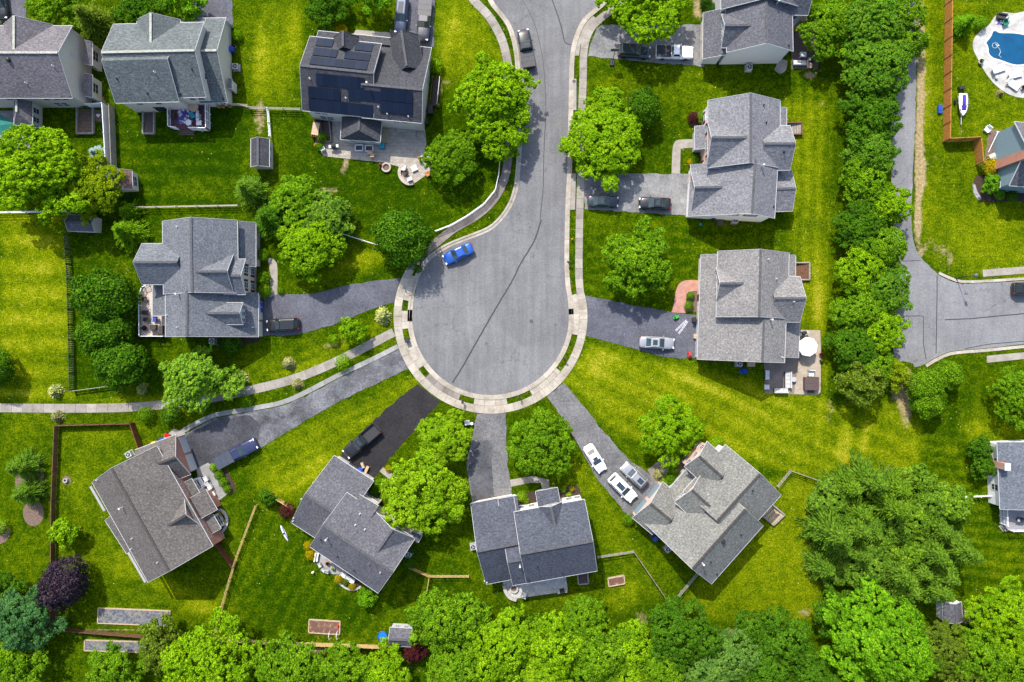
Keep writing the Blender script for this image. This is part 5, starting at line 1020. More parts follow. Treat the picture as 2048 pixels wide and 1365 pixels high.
def rails(t, o, pts, z0, mat, posts=1.5):
    for a, b in zip(pts[:-1], pts[1:]):
        L = (b - a).length; n = max(1, round(L / posts)); m = MB()
        m.bar((a.x, a.y, z0 + 1.0), (b.x, b.y, z0 + 1.0), .10, .06); m.bar((a.x, a.y, z0 + .12), (b.x, b.y, z0 + .12), .05, .06)
        k = max(2, round(L / .16))
        for i in range(1, k): q = a.lerp(b, i / k); m.box((q.x, q.y, z0 + .55), (.035, .035, .9))
        m.build('railing', mat, t, o)
        for i in range(n + 1): q = a.lerp(b, i / n); MB().box((q.x, q.y, z0 / 2 + .55), (.12, .12, z0 + 1.1)).build('rail_post', mat, t, o)
def deck(label, poly, z, floorm, railpolys, mat=VIN, step=None, stepmat=None):
    w = [P(*p, z) for p in poly]; c = sum(w, Vector()) / len(w); o = Vector((c.x, c.y, 0)); t = thing('deck', label, 'deck', o); MB().prism([v[:2] for v in w], z - .18, z).build('deck_floor', floorm, t, o)
    MB().prism([(c.x + (v.x - c.x) * .97, c.y + (v.y - c.y) * .97) for v in w], 0, z - .19).build('skirt', mat, t, o)
    for rp in railpolys: rails(t, o, [P(*p, z).to_2d() for p in rp], z, mat)
    if step:
        a, b, cc, n = step; A, B, C = (P(*q, z * .5).to_2d() for q in (a, b, cc)); d = (C - B) / n
        for i in range(n): MB().prism([tuple(A + d*i), tuple(B + d*i), tuple(B + d*(i+1)), tuple(A + d*(i+1))], 0, z * (n - i) / (n + 1)).build('step', stepmat or floorm, t, o)
    return t
PURP = M('dark plum deck boards', (.075, .030, .042), .7, .25); DKT = M('tan deck boards', (.44, .37, .32), .8, .15); DKG = M('grey deck boards', (.22, .215, .225), .8, .15)
deck('plum floored deck with white railings behind the sage roofed house', [(341,211),(416,208),(417,260),(342,257)], .9, PURP, [[(341,211),(342,257),(357,259)],[(383,259),(417,260),(416,208)]], step=((356,258),(385,259),(387,270),3), stepmat=DBROWN)
deck('long tan deck with a white railing along the back of the dormer house', [(290,574),(332,570),(332,673),(285,673),(284,590)], .95, DKT, [[(300,571),(290,576),(284,592),(285,673),(332,673)]])
deck('grey deck with white railings behind the right edge house', [(2006,1018),(2080,1014),(2080,1060),(2016,1060),(2007,1049)], .9, DKG, [[(2006,1018),(2007,1049)],[(2018,1060),(2080,1060)]], step=((2007,1049),(2016,1060),(2009,1066),3), stepmat=WOODG)
def rug(px, py, sx, sy, label, h, rz=0):
    m, nt, b = newmat('patterned rug'); v = nt.nodes.new('ShaderNodeTexVoronoi'); v.inputs['Scale'].default_value = 2.0; lnk(nt, pos(nt), v.inputs['Vector']); lnk(nt, ramp(nt, v.outputs['Distance'], [(.40, (.50, .46, .44)), (.50, (.06, .05, .22))]), b.inputs['Base Color']); b.inputs['Roughness'].default_value = .95
    q = P(px, py, h); o = MB().box((0, 0, .012), (sx, sy, .02)).build('rug', m); o.location = (q.x, q.y, h); o.rotation_euler = (0, 0, R(rz)); tag(o, label, 'rug')
rug(367,232,1.8,2.6,'rug with cream spots on blue lying on the plum deck',.905)
z9 = .9
table(391,217,0,TAN,'covered oval tan table on the plum deck',1.6,1.0,.72,z9,True); chair(388,234,200,TURQ,'turquoise chair on the spotted rug',z9); grill(400,235,90,'grey barbecue against the right rail of the plum deck',GREYM,z9); table(401,248,0,CUSH,'white square table in the corner of the plum deck',.8,.8,.6,z9); table(381,248,0,CUSH,'round pale table at the head of the deck steps',.95,.95,.7,z9,True); chair(348,233,90,WICK,'dark chair at the left rail of the plum deck',z9)
z9 = .95
for a in [(293,599,-90,'dark chair at the top of the tan deck'), (295,626,-90,'dark chair halfway down the tan deck'), (297,640,-90,'dark chair beside the blue one on the tan deck')]: chair(a[0], a[1], a[2], WICK, a[3], z9, None)
chair(313,639,90,WICK,'blue cushioned chair on the tan deck',z9,PLBLUE,.75); couch(309,655,0,WICK,'dark small sofa on the tan deck',1.0,z9); couch(325,661,90,WICK,'dark sofa against the wall on the tan deck',1.4,z9); table(314,669,0,WICK,'low dark table in the corner of the tan deck',.9,.6,.45,z9)
grill(2037,1038,0,'dark barbecue on the grey deck at the right edge',PLB,.9)
# stairwells and wooden steps
def stairwell(label, c0, c1, c2, mat, n=7, wallh=.45, stepm=None):
    w = [P(*c, .2).to_2d() for c in (c0, c1, c2)]; u = w[1] - w[0]; v = w[2] - w[1]; o = Vector((w[0].x, w[0].y, 0)); t = thing('basement_stairs', label, 'steps', o, 0, 'outside stairwells')
    for a, b in ((w[0], w[1]), (w[1], w[2]), (w[2], w[0] + v)): MB().bar((a.x, a.y, wallh / 2), (b.x, b.y, wallh / 2), .2, wallh).build('side_wall', mat, t, o)
    for i in range(n):
        a = w[0] + u * ((i + .04) / n); b = w[0] + u * ((i + .96) / n); MB().prism([tuple(a), tuple(b), tuple(b + v), tuple(a + v)], .005, .02 + wallh * .7 * i / n).build('step', stepm or mat, t, o)
stairwell('stone walled stairwell behind the purple-grey house', (155,217),(155,268),(187,268), WOODG, 8, .5, MULCH); stairwell('narrow timber walled stairwell behind the sage house', (287,218),(287,268),(309,268), WOODG, 9, .5, DBROWN); stairwell('stairwell with dark steps beside the solar house patio', (641,245),(645,286),(663,284), CON3, 8, .5, DBROWN); stairwell('short timber stairwell behind the ink roofed house', (1155,1150),(1157,1169),(1177,1167), WOODG, 5, .4, DBROWN)
stairwell('brown timber steps behind the silver roofed house', (1574,247),(1602,247),(1602,270), WOODB, 6, .6, WOODG); stairwell('wooden landing behind the warm grey roofed house', (1590,526),(1618,526),(1618,560), WOODG, 7, .5, WOODB); stairwell('pale bulkhead steps behind the stone roofed house', (1545,1010),(1568,1029),(1546,1050), WOODG, 4, .6, TIMB)
# patios
PAVG = paver('grey pavers', (.40, .355, .30), (.32, .285, .245), 1.1); PAVD = paver('dark pavers', (.22, .205, .22), (.18, .17, .185), 1.6); PAVB = paver('brown flagstones', (.125, .095, .08), (.10, .08, .07), .9, (.07, .055, .05), .8); PAVL = paver('light pavers', (.36, .355, .34), (.55, .545, .53), 1.9, (.2, .2, .2))
flat('patio', PAVG, [[(640,302),(646,288),(664,286),(664,240),(760,240),(850,258),(853,290),(849,300)] + smoothline([(861,312),(864,330),(858,346)],4) + smoothline([(845,356),(822,370),(808,364),(800,350)],4) + [(798,334),(770,326),(648,313)]], .03, .02)
flat('patio', PAVD, [[(-40,222),(62,222),(60,296),(-40,300)]], .03, .02); flat('patio', PAVB, [[(1583,28),(1640,30),(1636,140),(1583,138)]], .03, .02); flat('patio', CON, [smoothline([(1548,140),(1560,148),(1572,140),(1575,122)],4) + [(1560,118)]], .04, .03)
flat('patio', concrete('tan patio', (.33, .275, .215)), [[(1598,660),(1640,661),(1642,700),(1641,784),(1636,790),(1588,789),(1594,740),(1600,715)]], .03, .02); flat('patio', concrete('taupe patio', (.19, .155, .13)), [[(1528,718),(1600,716),(1594,740),(1588,789),(1530,787)]], .03, .02)
flat('patio', CONG, [[(633,1108)] + smoothline([(630,1116),(634,1128),(646,1141),(662,1148),(680,1149)],4) + [(700,1148),(660,1115)]], .03, .02); flat('flower_bed', SOIL, [smoothline([(672,1150),(672,1166),(690,1176),(708,1180),(722,1172)],4) + [(725,1164),(690,1146)]], .02)
flat('patio', PAVL, [smoothline([(1005,1160),(1008,1180),(1018,1195),(1034,1203)],4) + [(1035,1197),(1136,1183),(1131,1150),(1010,1158)]], .03, .02)
flat('patio', CONG, [[(393,938),(416,926),(424,931),(456,988),(437,1002),(402,1002)]], .04, .03); flat('flower_bed', SOIL, [[(446,942),(452,938),(471,970),(470,984),(460,988)]], .02); flat('flower_bed', SOIL, [smoothline([(430,1020),(440,1018),(452,1035),(452,1052),(440,1066)],4) + [(425,1060)]], .02)
flat('flower_bed', SOIL, [[(1026,990),(1074,983),(1078,1012),(1030,1020)]], .02); flat('flower_bed', SOIL, [[(1112,982)] + smoothline([(1140,971),(1153,971),(1159,979),(1162,994)],4) + [(1116,1003)]], .02)
flat('flower_bed', MULCH, [[(67 + 21 * math.cos(i * .35), 1026 + 27 * math.sin(i * .35)) for i in range(18)]], .02); flat('flower_bed', MULCH, [[(60 + 30 * math.cos(i * .35), 965 + 42 * math.sin(i * .35)) for i in range(18)]], .016); flat('flower_bed', MULCH, [[(-8 + 28 * math.cos(i * .35), 1066 + 24 * math.sin(i * .35)) for i in range(18)]], .02); flat('flower_bed', MULCH, [[(133 + 9 * math.cos(i * .5), 961 + 9 * math.sin(i * .5)) for i in range(13)]], .02)
flat('flower_bed', SOIL, [smoothline([(1952,352),(1946,368),(1950,388),(1962,402),(1985,404),(2060,402)],4) + [(2060,378),(2003,378),(1990,350)]], .02); flat('flower_bed', MULCH, [[(188,220),(213,219),(213,245),(190,243)]], .02); flat('flower_bed', MULCH, [[(1374,584),(1396,584),(1396,624),(1373,624)]], .02); flat('flower_bed', MULCH, [[(1340,925),(1365,905),(1380,930),(1340,975),(1325,960)]], .055)
flat('flower_bed', SOIL, [[(425,673),(520,673),(520,682),(480,690),(425,692)]], .02); flat('flower_bed', SOIL, [[(1378,228),(1416,222),(1416,250),(1380,252)]], .02); flat('flower_bed', M('river stones', (.24, .235, .25), .9, .6, 3), [smoothline([(1945,368),(1947,385),(1955,399),(1960,401)],3) + smoothline([(1963,397),(1955,384),(1950,369)],3)], .03, .02); flat('flower_bed', MULCH, [[(1978,262),(2004,262),(2000,300),(1982,328),(1968,320)]], .02); flat('flower_bed', MULCH, [[(626,246),(642,244),(646,284),(630,288)]], .02)
def curb_wall(name, label, cat, pts, h, wd, m):
    w = resample([P(*p, h) for p in smoothline(pts, 5)], .45); a, b = offset(w, wd/2), offset(w, -wd/2); o = Vector((w[0].x, w[0].y, 0)); t = thing(name, label, cat, o); mb = MB()
    for i in range(len(w) - 1): mb.prism([tuple(a[i]), tuple(a[i+1].lerp(a[i], .05)), tuple(b[i+1].lerp(b[i], .05)), tuple(b[i])], 0, h - .07)
    mb.build('wall_course', m, t, o); mb = MB()
    for i in range(len(w) - 1): mb.prism([tuple(a[i] + (a[i]-b[i])*.08), tuple((a[i+1] + (a[i+1]-b[i+1])*.08).lerp(a[i], .04)), tuple((b[i+1] - (a[i+1]-b[i+1])*.08).lerp(b[i], .04)), tuple(b[i] - (a[i]-b[i])*.08)], h - .065, h)
    mb.build('coping', m, t, o)
STW = M('tan wall stone', (.36, .30, .25), .9, .25, 3); STG = M('grey wall stone', (.34, .33, .31), .9, .25, 3)
curb_wall('seat_wall', 'curved tan stone seat wall at the left of the round patio', 'wall', [(803,330),(798,345),(804,360),(816,368),(826,366)], .5, .42, STW); curb_wall('seat_wall', 'curved stone seat wall at the upper right of the round patio', 'wall', [(841,311),(852,312),(859,321),(860,333)], .5, .42, STG); curb_wall('seat_wall', 'curved pale stone wall round the fire pit of the ink roofed house', 'wall', [(1008,1172),(1012,1186),(1021,1197),(1033,1201)], .5, .45, STG); curb_wall('bed_edging', 'curved pale stone edging of the bed before the brick house', 'edging', [(434,1020),(444,1022),(453,1036),(452,1052),(443,1066)], .3, .35, STG)
curb_wall('bed_edging', 'stone edging of the planting bed below the graphite house', 'edging', [(678,1167),(692,1177),(708,1181),(722,1173)], .25, .25, STG)
def firepit(px, py, label, r=.75, m=STW):
    t = at('fire_pit', label, 'fire pit', px, py); MB().lathe(0, 0, [(r, 0), (r, .4), (r * .68, .4), (r * .66, .12)], 18).build('stone_ring', m, t); MB().cyl(0, 0, .02, .14, r * .64, r * .6, 14).build('ash_bed', MULCH, t)
firepit(773,336,'round stone fire pit on the edge of the solar house patio',.78); firepit(1028,1177,'round grey fire pit inside the curved wall of the ink house patio',.7,STG); firepit(133,961,'small ring of stones on the left lawn',.35,STG)
grill(670,296,5,'dark barbecue with a white lid shelf on the solar house patio'); grill(1124,1180,10,'black barbecue at the right end of the ink house patio'); grill(1621,122,10,'dark barbecue on the brown slate house patio'); grill(1604,667,20,'black and white barbecue on the umbrella patio'); grill(48,281,20,'round black barbecue on the dark corner patio')
chair(1048,1188,-15,PLB,'black chair with a grey cushion on the ink house patio',0,CUSH,.75); chair(808,338,80,GREYM,'grey chair by the curved seat wall',0,CUSH,.7); chair(811,348,60,WICK,'dark chair by the curved seat wall, middle',0); chair(820,360,20,GREYM,'grey chair at the bottom of the curved seat wall',0,GCOVER,.7); table(829,338,25,CUSH,'white slatted low table in the middle of the round patio',.95,.85,.4); chair(856,350,120,TERRA,'reddish chair at the right of the round patio'); couch(765,293,90,TURQ,'turquoise covered settee below the sunroom corner',1.0); table(741,307,10,TAN,'orange wooden table on the solar house patio',.9,.5,.5); chair(746,313,0,TAN,'orange wooden chair on the solar house patio'); chair(647,300,30,GREYM,'grey chair at the left tip of the solar house patio',0,CUSH)
def well(px, py, label, rz=0, sx=1.2, sy=.9):
    t = at('window_well', label, 'window well', px, py, rz, 0, 'window wells'); m = MB()
    for s in (-1, 1): m.box((s * sx / 2, 0, .2), (.12, sy, .4)); m.box((0, s * sy / 2, .2), (sx + .12, .12, .4))
    m.build('rim', VIN, t); MB().box((0, 0, .03), (sx - .1, sy - .1, .04)).build('well_floor', MULCH, t)
well(719,297,'white framed window well, left below the sunroom'); well(739,298,'white framed window well, right below the sunroom'); well(95,268,'white framed window well below the corner house sunroom',0,.9,1.1)
def arch(px, py, rz, label):
    t = at('garden_arch', label, 'garden ornament', px, py, rz); pts = [(math.cos(PI*i/10) * .7, 0, 1.0 + math.sin(PI*i/10) * .6) for i in range(11)]
    for y in (-.2, .2):
        m = MB(); q = [(.7, y, 0)] + [(p[0], y, p[2]) for p in pts] + [(-.7, y, 0)]
        for a, b in zip(q[:-1], q[1:]): m.tube(a, b, .025, .025, 5)
        m.build('hoop', BLACKM, t)
arch(842,272,0,'black metal garden arch at the right end of the solar house patio')
t = at('wood_pile', 'stack of reddish firewood against the stairwell', 'firewood', 635, 262, 80); m = MB()
for i in range(7):
    for j in range(4): m.tube((-1.3 + .0, -.45 + j * .3 + (i % 2) * .1, .12 + i * .13), (1.3, -.45 + j * .3 + (i % 2) * .1, .12 + i * .13), .075, .07, 6)
m.build('log_stack', WOODR, t); MB().box((0, 0, 1.03), (2.0, 1.1, .03)).build('cover_sheet', CARD, t)
def umbrella(px, py, r, h, m, label, name='parasol', n=8):
    t = at(name, label, 'umbrella', px, py, 12, 0); 
    q = P(px, py, h - .3); t.location = (q.x, q.y, 0); MB().lathe(0, 0, [(.32, 0), (.32, .06), (.06, .10), (.05, .12)], 12).build('base', PLB, t); MB().cyl(0, 0, .05, h, .03, .03, 8).build('pole', GREYM, t)
    mb = MB(); ringp = [(r * math.cos(2*PI*i/n), r * math.sin(2*PI*i/n), h - .5) for i in range(n)]; mb.add([(0, 0, h + .02)] + ringp + [(x, y, z - .14) for x, y, z in ringp], [(0, i + 1, (i + 1) % n + 1) for i in range(n)] + [(i + 1, n + i + 1, n + (i + 1) % n + 1, (i + 1) % n + 1) for i in range(n)]); mb.build('canopy', m, t)
    for i in range(n): MB().tube((0, 0, h - .05), (ringp[i][0] * .97, ringp[i][1] * .97, h - .56), .015, .012, 5).build('rib', GREYM, t)
umbrella(1617,694,1.55,2.5,M('white parasol cloth', (.82, .81, .76), .8, .05),'large white octagonal parasol on the umbrella patio')
table(1616,695,0,GREYM,'dark table under the white parasol',1.1,1.1,.72,0,True); chair(1600,697,90,YEL,'yellow chair at the left of the white parasol',0,YEL,.8)
umbrella(4,252,1.9,2.6,TEAL,'teal square canopy on the dark corner patio','canopy_tent',4)
couch(1574,760,90,GCOVER,'long grey covered sofa on the taupe patio',2.6,0,'patio_sofa',1.0); couch(1560,781,0,GCOVER,'low grey covered sofa closing the corner of the taupe patio',2.2); couch(1533,750,-90,CUSH,'white bench at the left edge of the taupe patio',1.5,0,'patio_bench',.7); chair(1532,774,-90,WICK,'white cushioned chair below the white bench',0,CUSH,.8); chair(1620,747,180,WICK,'white cushioned chair at the top of the hot tub',0,CUSH,.95); table(1585,759,0,GREYM,'round grey table between the covered sofa and hot tub',.8,.8,.6,0,True)
t = at('hot_tub', 'square hot tub with a folded brown cover on the tan patio', 'hot tub', 1619, 767, 0); MB().box((0, 0, .42), (2.15, 2.0, .84)).build('tub_shell', M('plum tub panel', (.085, .06, .085), .6), t)
for s in (-1, 1): MB().box((0, s * .525, .90), (2.25, 1.03, .12)).build('cover_half', DBROWN, t)
MB().box((.1, -1.3, .2), (.9, .45, .4)).build('step', WICK, t)
t = at('tarpaulin', 'crumpled blue tarpaulin on the grass beside the patio house', 'tarpaulin', 1487, 743, 10); m = MB(); random.seed(5); N = 9
vs = [(-.7 + 1.4*i/(N-1) + random.uniform(-.06,.06), -.4 + .8*j/(N-1) + random.uniform(-.06,.06), (.05 + random.uniform(0, .28)) if 0 < i < N-1 and 0 < j < N-1 else .01) for i in range(N) for j in range(N)]
m.add(vs, [(i*N+j, (i+1)*N+j, (i+1)*N+j+1, i*N+j+1) for i in range(N-1) for j in range(N-1)]); m.build('sheet', PLBLUE, t)
# slate house patio
table(1603,113,0,CUSH,'white square table on the brown slate house patio',1.0,.8,.7); couch(1597,128,0,CUSH,'white cushioned bench at the edge of the slate house patio',2.0); table(1616,134,0,TAN,'round tan table beside the white cushioned bench',.9,.9,.6,0,True); chair(1618,98,90,WICK,'wicker chair under the belt trees on the slate house patio',0,TAN,.9); chair(1590,61,0,TERRA,'reddish chair against the slate house wall')
# curved patio of the graphite house
couch(635,1113,-100,CUSH,'white bench at the left end of the curved patio',1.4,0,'patio_bench',.6)
for a in [(641,1129,-60,'grey chair at the left rim of the curved patio'), (655,1142,-20,'grey chair at the bottom rim of the curved patio'), (648,1139,-40,'small white chair between the two grey ones')]: chair(a[0], a[1], a[2] + 180, GREYM, a[3], 0, GCOVER if 'grey' in a[3] else CUSH, .55)
chair(688,1148,150,GREYM,'white chair at the upper end of the planting bed',0,CUSH,.8); chair(705,1160,150,GREYM,'white chair at the lower end of the planting bed',0,CUSH,.8); table(696,1154,-33,GCOVER,'grey square table between the two white chairs',.8,.8,.5)
# brick house porch set
couch(404,963,-60,CUSH,'white sofa in the corner of the brick house porch',1.5); chair(414,957,120,GREYM,'white chair at the top of the brick house porch',0,CUSH,.75); chair(422,973,120,GREYM,'white chair at the right of the brick house porch',0,CUSH,.75); table(413,967,30,GREYM,'grey slatted table in the middle of the brick house porch',1.1,.7,.5); chair(410,990,30,GREYM,'pale chair at the lower end of the brick house porch',0,CUSH,.7); table(424,990,30,CUSH,'white long table on the lower porch of the brick house',1.6,.7,.7)
def toy(px, py, rz, label, m, m2):
    t = at('toy_car', label, 'toy', px, py, rz, 0, 'outdoor toys'); MB().loft([[(-.45,-.25,.15),(-.45,.25,.15),(-.45,.22,.4),(-.45,-.22,.4)],[(.1,-.28,.15),(.1,.28,.15),(.1,.24,.5),(.1,-.24,.5)],[(.5,-.2,.15),(.5,.2,.15),(.5,.18,.3),(.5,-.18,.3)]]).build('toy_body', m, t); MB().box((-.2, 0, .5), (.2, .4, .3)).build('toy_seat', m2, t)
    for sx in (-1, 1):
        for sy in (-1, 1): w_ = MB(); w_.tube((sx*.32, sy*.25, .13), (sx*.32, sy*.33, .13), .13, .13, 8); w_.build('toy_wheel', PLB, t)
toy(307,887,30,'yellow ride-on toy behind the brick house garage',YEL,RED); toy(322,880,30,'dark blue ride-on toy behind the brick house garage',PLBLUE,PLB); toy(336,871,-30,'red ride-on toy at the garage corner of the brick house',RED,RED); toy(1351,635,20,'small green ride-on toy on the driveway near the ladder',PLGREEN,PLB); toy(1379,711,90,'red ride-on toy at the driveway edge of the patio house',RED,PLB)
def toy_disc(px, py, label, m, r): t = at('splash_tray', label, 'toy', px, py); MB().lathe(0, 0, [(r, 0), (r, .10), (r*.9, .12), (r*.88, .04)], 16).build('tray', m, t)
toy_disc(1308,574,'round blue lid lying on the grass under the ladder driveway tree',PLBLUE,.32); toy_disc(1401,449,'small turquoise dish on the shaded grass by the silver house',TURQ,.22)
t = at('stepladder', 'white ladder lying open in an A on the driveway', 'ladder', 1362, 655, 0); 
for (a, b) in (((1373,641),(1351,662)), ((1375,643),(1357,668))):
    A, B = P(*a) - t.location, P(*b) - t.location; d = (B - A).normalized(); sd = Vector((-d.y, d.x, 0)); m = MB()
    for s in (-.10, .10): m.bar(A + sd*s + Vector((0,0,.06)), B + sd*s + Vector((0,0,.06)), .05, .06)
    for i in range(5): q = A.lerp(B, (i+.5)/5); m.bar(q + sd*.10 + Vector((0,0,.08)), q - sd*.10 + Vector((0,0,.08)), .03, .03)
    m.build('ladder_leg', VIN, t)
# basketball hoop, mailboxes, lamp, covers
t = at('basketball_hoop', 'portable basketball hoop standing beside the dark wagon', 'basketball hoop', 1224, 127, 90); MB().loft([[(-.5,-.4,0),(.5,-.4,0),(.5,.4,0),(-.5,.4,0)],[(-.4,-.3,.25),(.4,-.3,.25),(.4,.3,.25),(-.4,.3,.25)]]).build('base', PLB, t); MB().tube((0, 0, .2), (.3, 0, 3.0), .05, .05, 8).build('pole', BLACKM, t); MB().box((.75, 0, 3.2), (.06, 1.3, .9)).build('backboard', M('smoked backboard', (.10, .10, .11), .2), t); MB().bar((.3, 0, 2.9), (.75, 0, 3.2), .06, .06).build('arm', BLACKM, t)
m = MB()
for i in range(12): a, b = 2*PI*i/12, 2*PI*(i+1)/12; m.tube((1.05 + .23*math.cos(a), .23*math.sin(a), 3.0), (1.05 + .23*math.cos(b), .23*math.sin(b), 3.0), .015, .015, 5)
m.build('rim', RED, t)
def mailbox(px, py, rz, label, m=PLB, pm=None):
    t = at('mailbox', label, 'mailbox', px, py, rz, 0, 'mailboxes at the kerb'); MB().box((0, 0, .55), (.11, .11, 1.1)).build('post', pm or m, t); n = 8; s = [[(x, .13*math.cos(PI*i/n), 1.2 + .13*math.sin(PI*i/n)) for i in range(n+1)] + [(x, -.13, 1.05), (x, .13, 1.05)] for x in (-.3, .3)]; MB().loft(s).build('box', m, t); MB().box((.1, .15, 1.3), (.04, .02, .2)).build('flag', RED, t)
for a in [(1137,526,180,'black mailbox at the straight kerb above the ladder driveway'), (1128,717,150,'black mailbox in the long grass strip of the ring'), (1039,793,100,'black mailbox in the lower right grass triangle of the ring'), (926,803,80,'dark mailbox in the lower left grass triangle of the ring'), (1145,480,180,'small orange marker box on the verge',TERRA)][:4]: mailbox(*a)
t = at('newspaper_box', 'grey utility box by the shrubs at the top of the worn driveway', 'utility box', 935, 845, 10); MB().box((0, 0, .3), (.8, .7, .6)).build('cabinet', GREYM, t); MB().box((0, 0, .63), (.86, .76, .06)).build('lid', GREYM, t)
t = at('garden_ornament', 'white round lawn ornament beside the grey utility box', 'ornament', 944, 847, 0); MB().lathe(0, 0, [(.12, 0), (.08, .4), (.22, .5), (.24, .58), (.1, .62)], 12).build('bird_bath', VIN, t)
t = at('garden_ornament', 'white ornament on the lawn left of the curved patio', 'ornament', 627, 1144, 0); MB().lathe(0, 0, [(.14, 0), (.1, .3), (.2, .45), (.05, .7)], 12).build('figure', VIN, t)
t = at('heart_ornament', 'pale blue heart ornament on the mulch by the white fence', 'ornament', 197, 232, 0); hp = [(.32 * math.sin(a)**3 * 1.0, .02 * (13*math.cos(a) - 5*math.cos(2*a) - 2*math.cos(3*a) - math.cos(4*a))) for a in [2*PI*i/24 for i in range(24)]]; MB().prism(hp, .02, .14).build('heart', CUSH, t)
t = at('fire_hydrant', 'small orange hydrant on the verge by the straight kerb', 'hydrant', 1144, 480, 0); MB().lathe(0, 0, [(.16, 0), (.13, .08), (.12, .5), (.16, .54), (.10, .68), (.03, .72)], 12).build('barrel', TERRA, t)
for s in (-1, 1): MB().tube((0, s*.1, .4), (0, s*.2, .4), .05, .05, 8).build('outlet', TERRA, t)
def manhole(px, py, r, label, m):
    t = at('manhole_cover', label, 'manhole cover', px, py); t.location.z = .012; MB().cyl(0, 0, 0, .012, r, r, 20).build('frame', CON3, t); mb = MB(); mb.cyl(0, 0, .012, .02, r*.85, r*.85, 20); mb.build('lid', m, t)
IRON = M('iron lid', (.075, .068, .062), .7, .3, 6); manhole(1063,643,.40,'iron manhole cover in the cul-de-sac asphalt',IRON); manhole(1777,940,.48,'round cover in the lawn above the grove',MULCH)
t = at('storm_drain', 'long concrete storm drain inlet beside the upper right kerb', 'storm drain', 1148, 190, 90); MB().box((0, 0, .06), (5.0, .75, .12)).build('slab', CON, t); MB().cyl(2.1, 0, .12, .135, .28, .28, 14).build('lid', IRON, t)
t = at('street_lamp', 'tall black street lamp leaning over the side road kerb', 'street lamp', 1912, 557, 0); MB().lathe(0, 0, [(.16, 0), (.14, .5), (.06, .55), (.05, 4.3)], 10).build('pole', BLACKM, t); MB().lathe(0, 0, [(.05, 4.3), (.20, 4.45), (.26, 4.9), (.05, 5.05)], 10).build('lantern', M('lamp glass', (.10, .11, .17), .2), t); MB().bar((-.3, 0, 4.0), (.3, 0, 4.0), .04, .04).build('cross_arm', BLACKM, t)
t = at('street_sign', 'slim sign post beside the street lamp', 'sign', 1924, 568, 0); MB().cyl(0, 0, 0, 1.9, .035, .035, 8).build('post', BLACKM, t); MB().box((0, 0, 1.9), (.6, .04, .18)).build('blade', PLGREEN, t)
# lawn beds and yard things
def bed(label, c0, c1, c2, fill, hgt=.25):
    w = [P(*c, hgt).to_2d() for c in (c0, c1, c2)]; w.append(w[0] + w[2] - w[1]); o = Vector((w[0].x, w[0].y, 0)); t = thing('raised_bed', label, 'raised bed', o, 0, 'raised beds')
    for a, b in zip(w, w[1:] + w[:1]): MB().bar((a.x, a.y, hgt/2), (b.x, b.y, hgt/2), .16, hgt).build('edge_board', TIMB, t, o)
    MB().prism([tuple(p) for p in w], .004, hgt - .06).build('bed_fill', fill, t, o)
bed('long gravel filled bed with weeds on the lower left lawn', (196,1217),(195,1247),(339,1253), GRAV); bed('gravel filled bed partly under the dull olive tree, outside the fence', (169,1281),(168,1302),(290,1306), GRAV); bed('bare soil bed with white hoops on the mown lawn', (618,1240),(617,1266),(679,1270), BSOIL); bed('small two part raised bed inside the grey rail fence', (1216,1158),(1218,1174),(1250,1168), BSOIL, .4)
t = at('hoop_frame', 'pair of white bent hoops at the bare soil bed', 'garden hoop', 668, 1268, 0); 
for x in (-.55, .65):
    m = MB(); q = [(x, -.7, 0), (x, -.6, .9), (x, 0, 1.15), (x, .5, .9), (x, .6, 0)]
    for a, b in zip(q[:-1], q[1:]): m.tube(a, b, .035, .035, 6)
    m.build('hoop', VIN, t)
t = at('ball', 'red and white ball on the bare soil bed', 'ball', 677, 1250, 0); MB().lathe(0, 0, [(.02, .2), (.14, .25), (.20, .4), (.14, .55), (.02, .6)], 12).build('ball_skin', RED, t)
t = at('paddling_pool', 'round blue paddling pool beside the white fronted shed', 'paddling pool', 765, 1272, 0); MB().lathe(0, 0, [(.78, 0), (.80, .22), (.72, .26), (.70, .1)], 22).build('pool_wall', PLBLUE, t); MB().cyl(0, 0, .01, .14, .69, .69, 22).build('pool_water', M('paddling water', (.01, .14, .48), .1), t)
t = at('kayak', 'white and blue kayak lying on the mown lawn', 'kayak', 569.5, 1066.5, heading((562,1051),(577,1082)) * 180 / PI); secs = []
for x, w_ in ((-1.42,.03),(-1.1,.16),(-.5,.25),(0,.28),(.5,.25),(1.1,.16),(1.42,.03)): secs.append([(x, w_*math.cos(a), .16 + .16*math.sin(a) * (1 if w_ > .05 else .3)) for a in [2*PI*i/10 for i in range(10)]])
MB().loft(secs).build('hull', CUSH, t, smooth=True); MB().box((0, .12, .30), (2.0, .12, .05)).build('stripe', PLBLUE, t); MB().cyl(0, -.02, .28, .325, .18, .18, 12).build('cockpit', PLB, t)
boxy(1878,220,0,(.6,1.3,.4),PLBLUE,'blue covered bundle against the outside of the tall cedar fence','bundle','bundle')
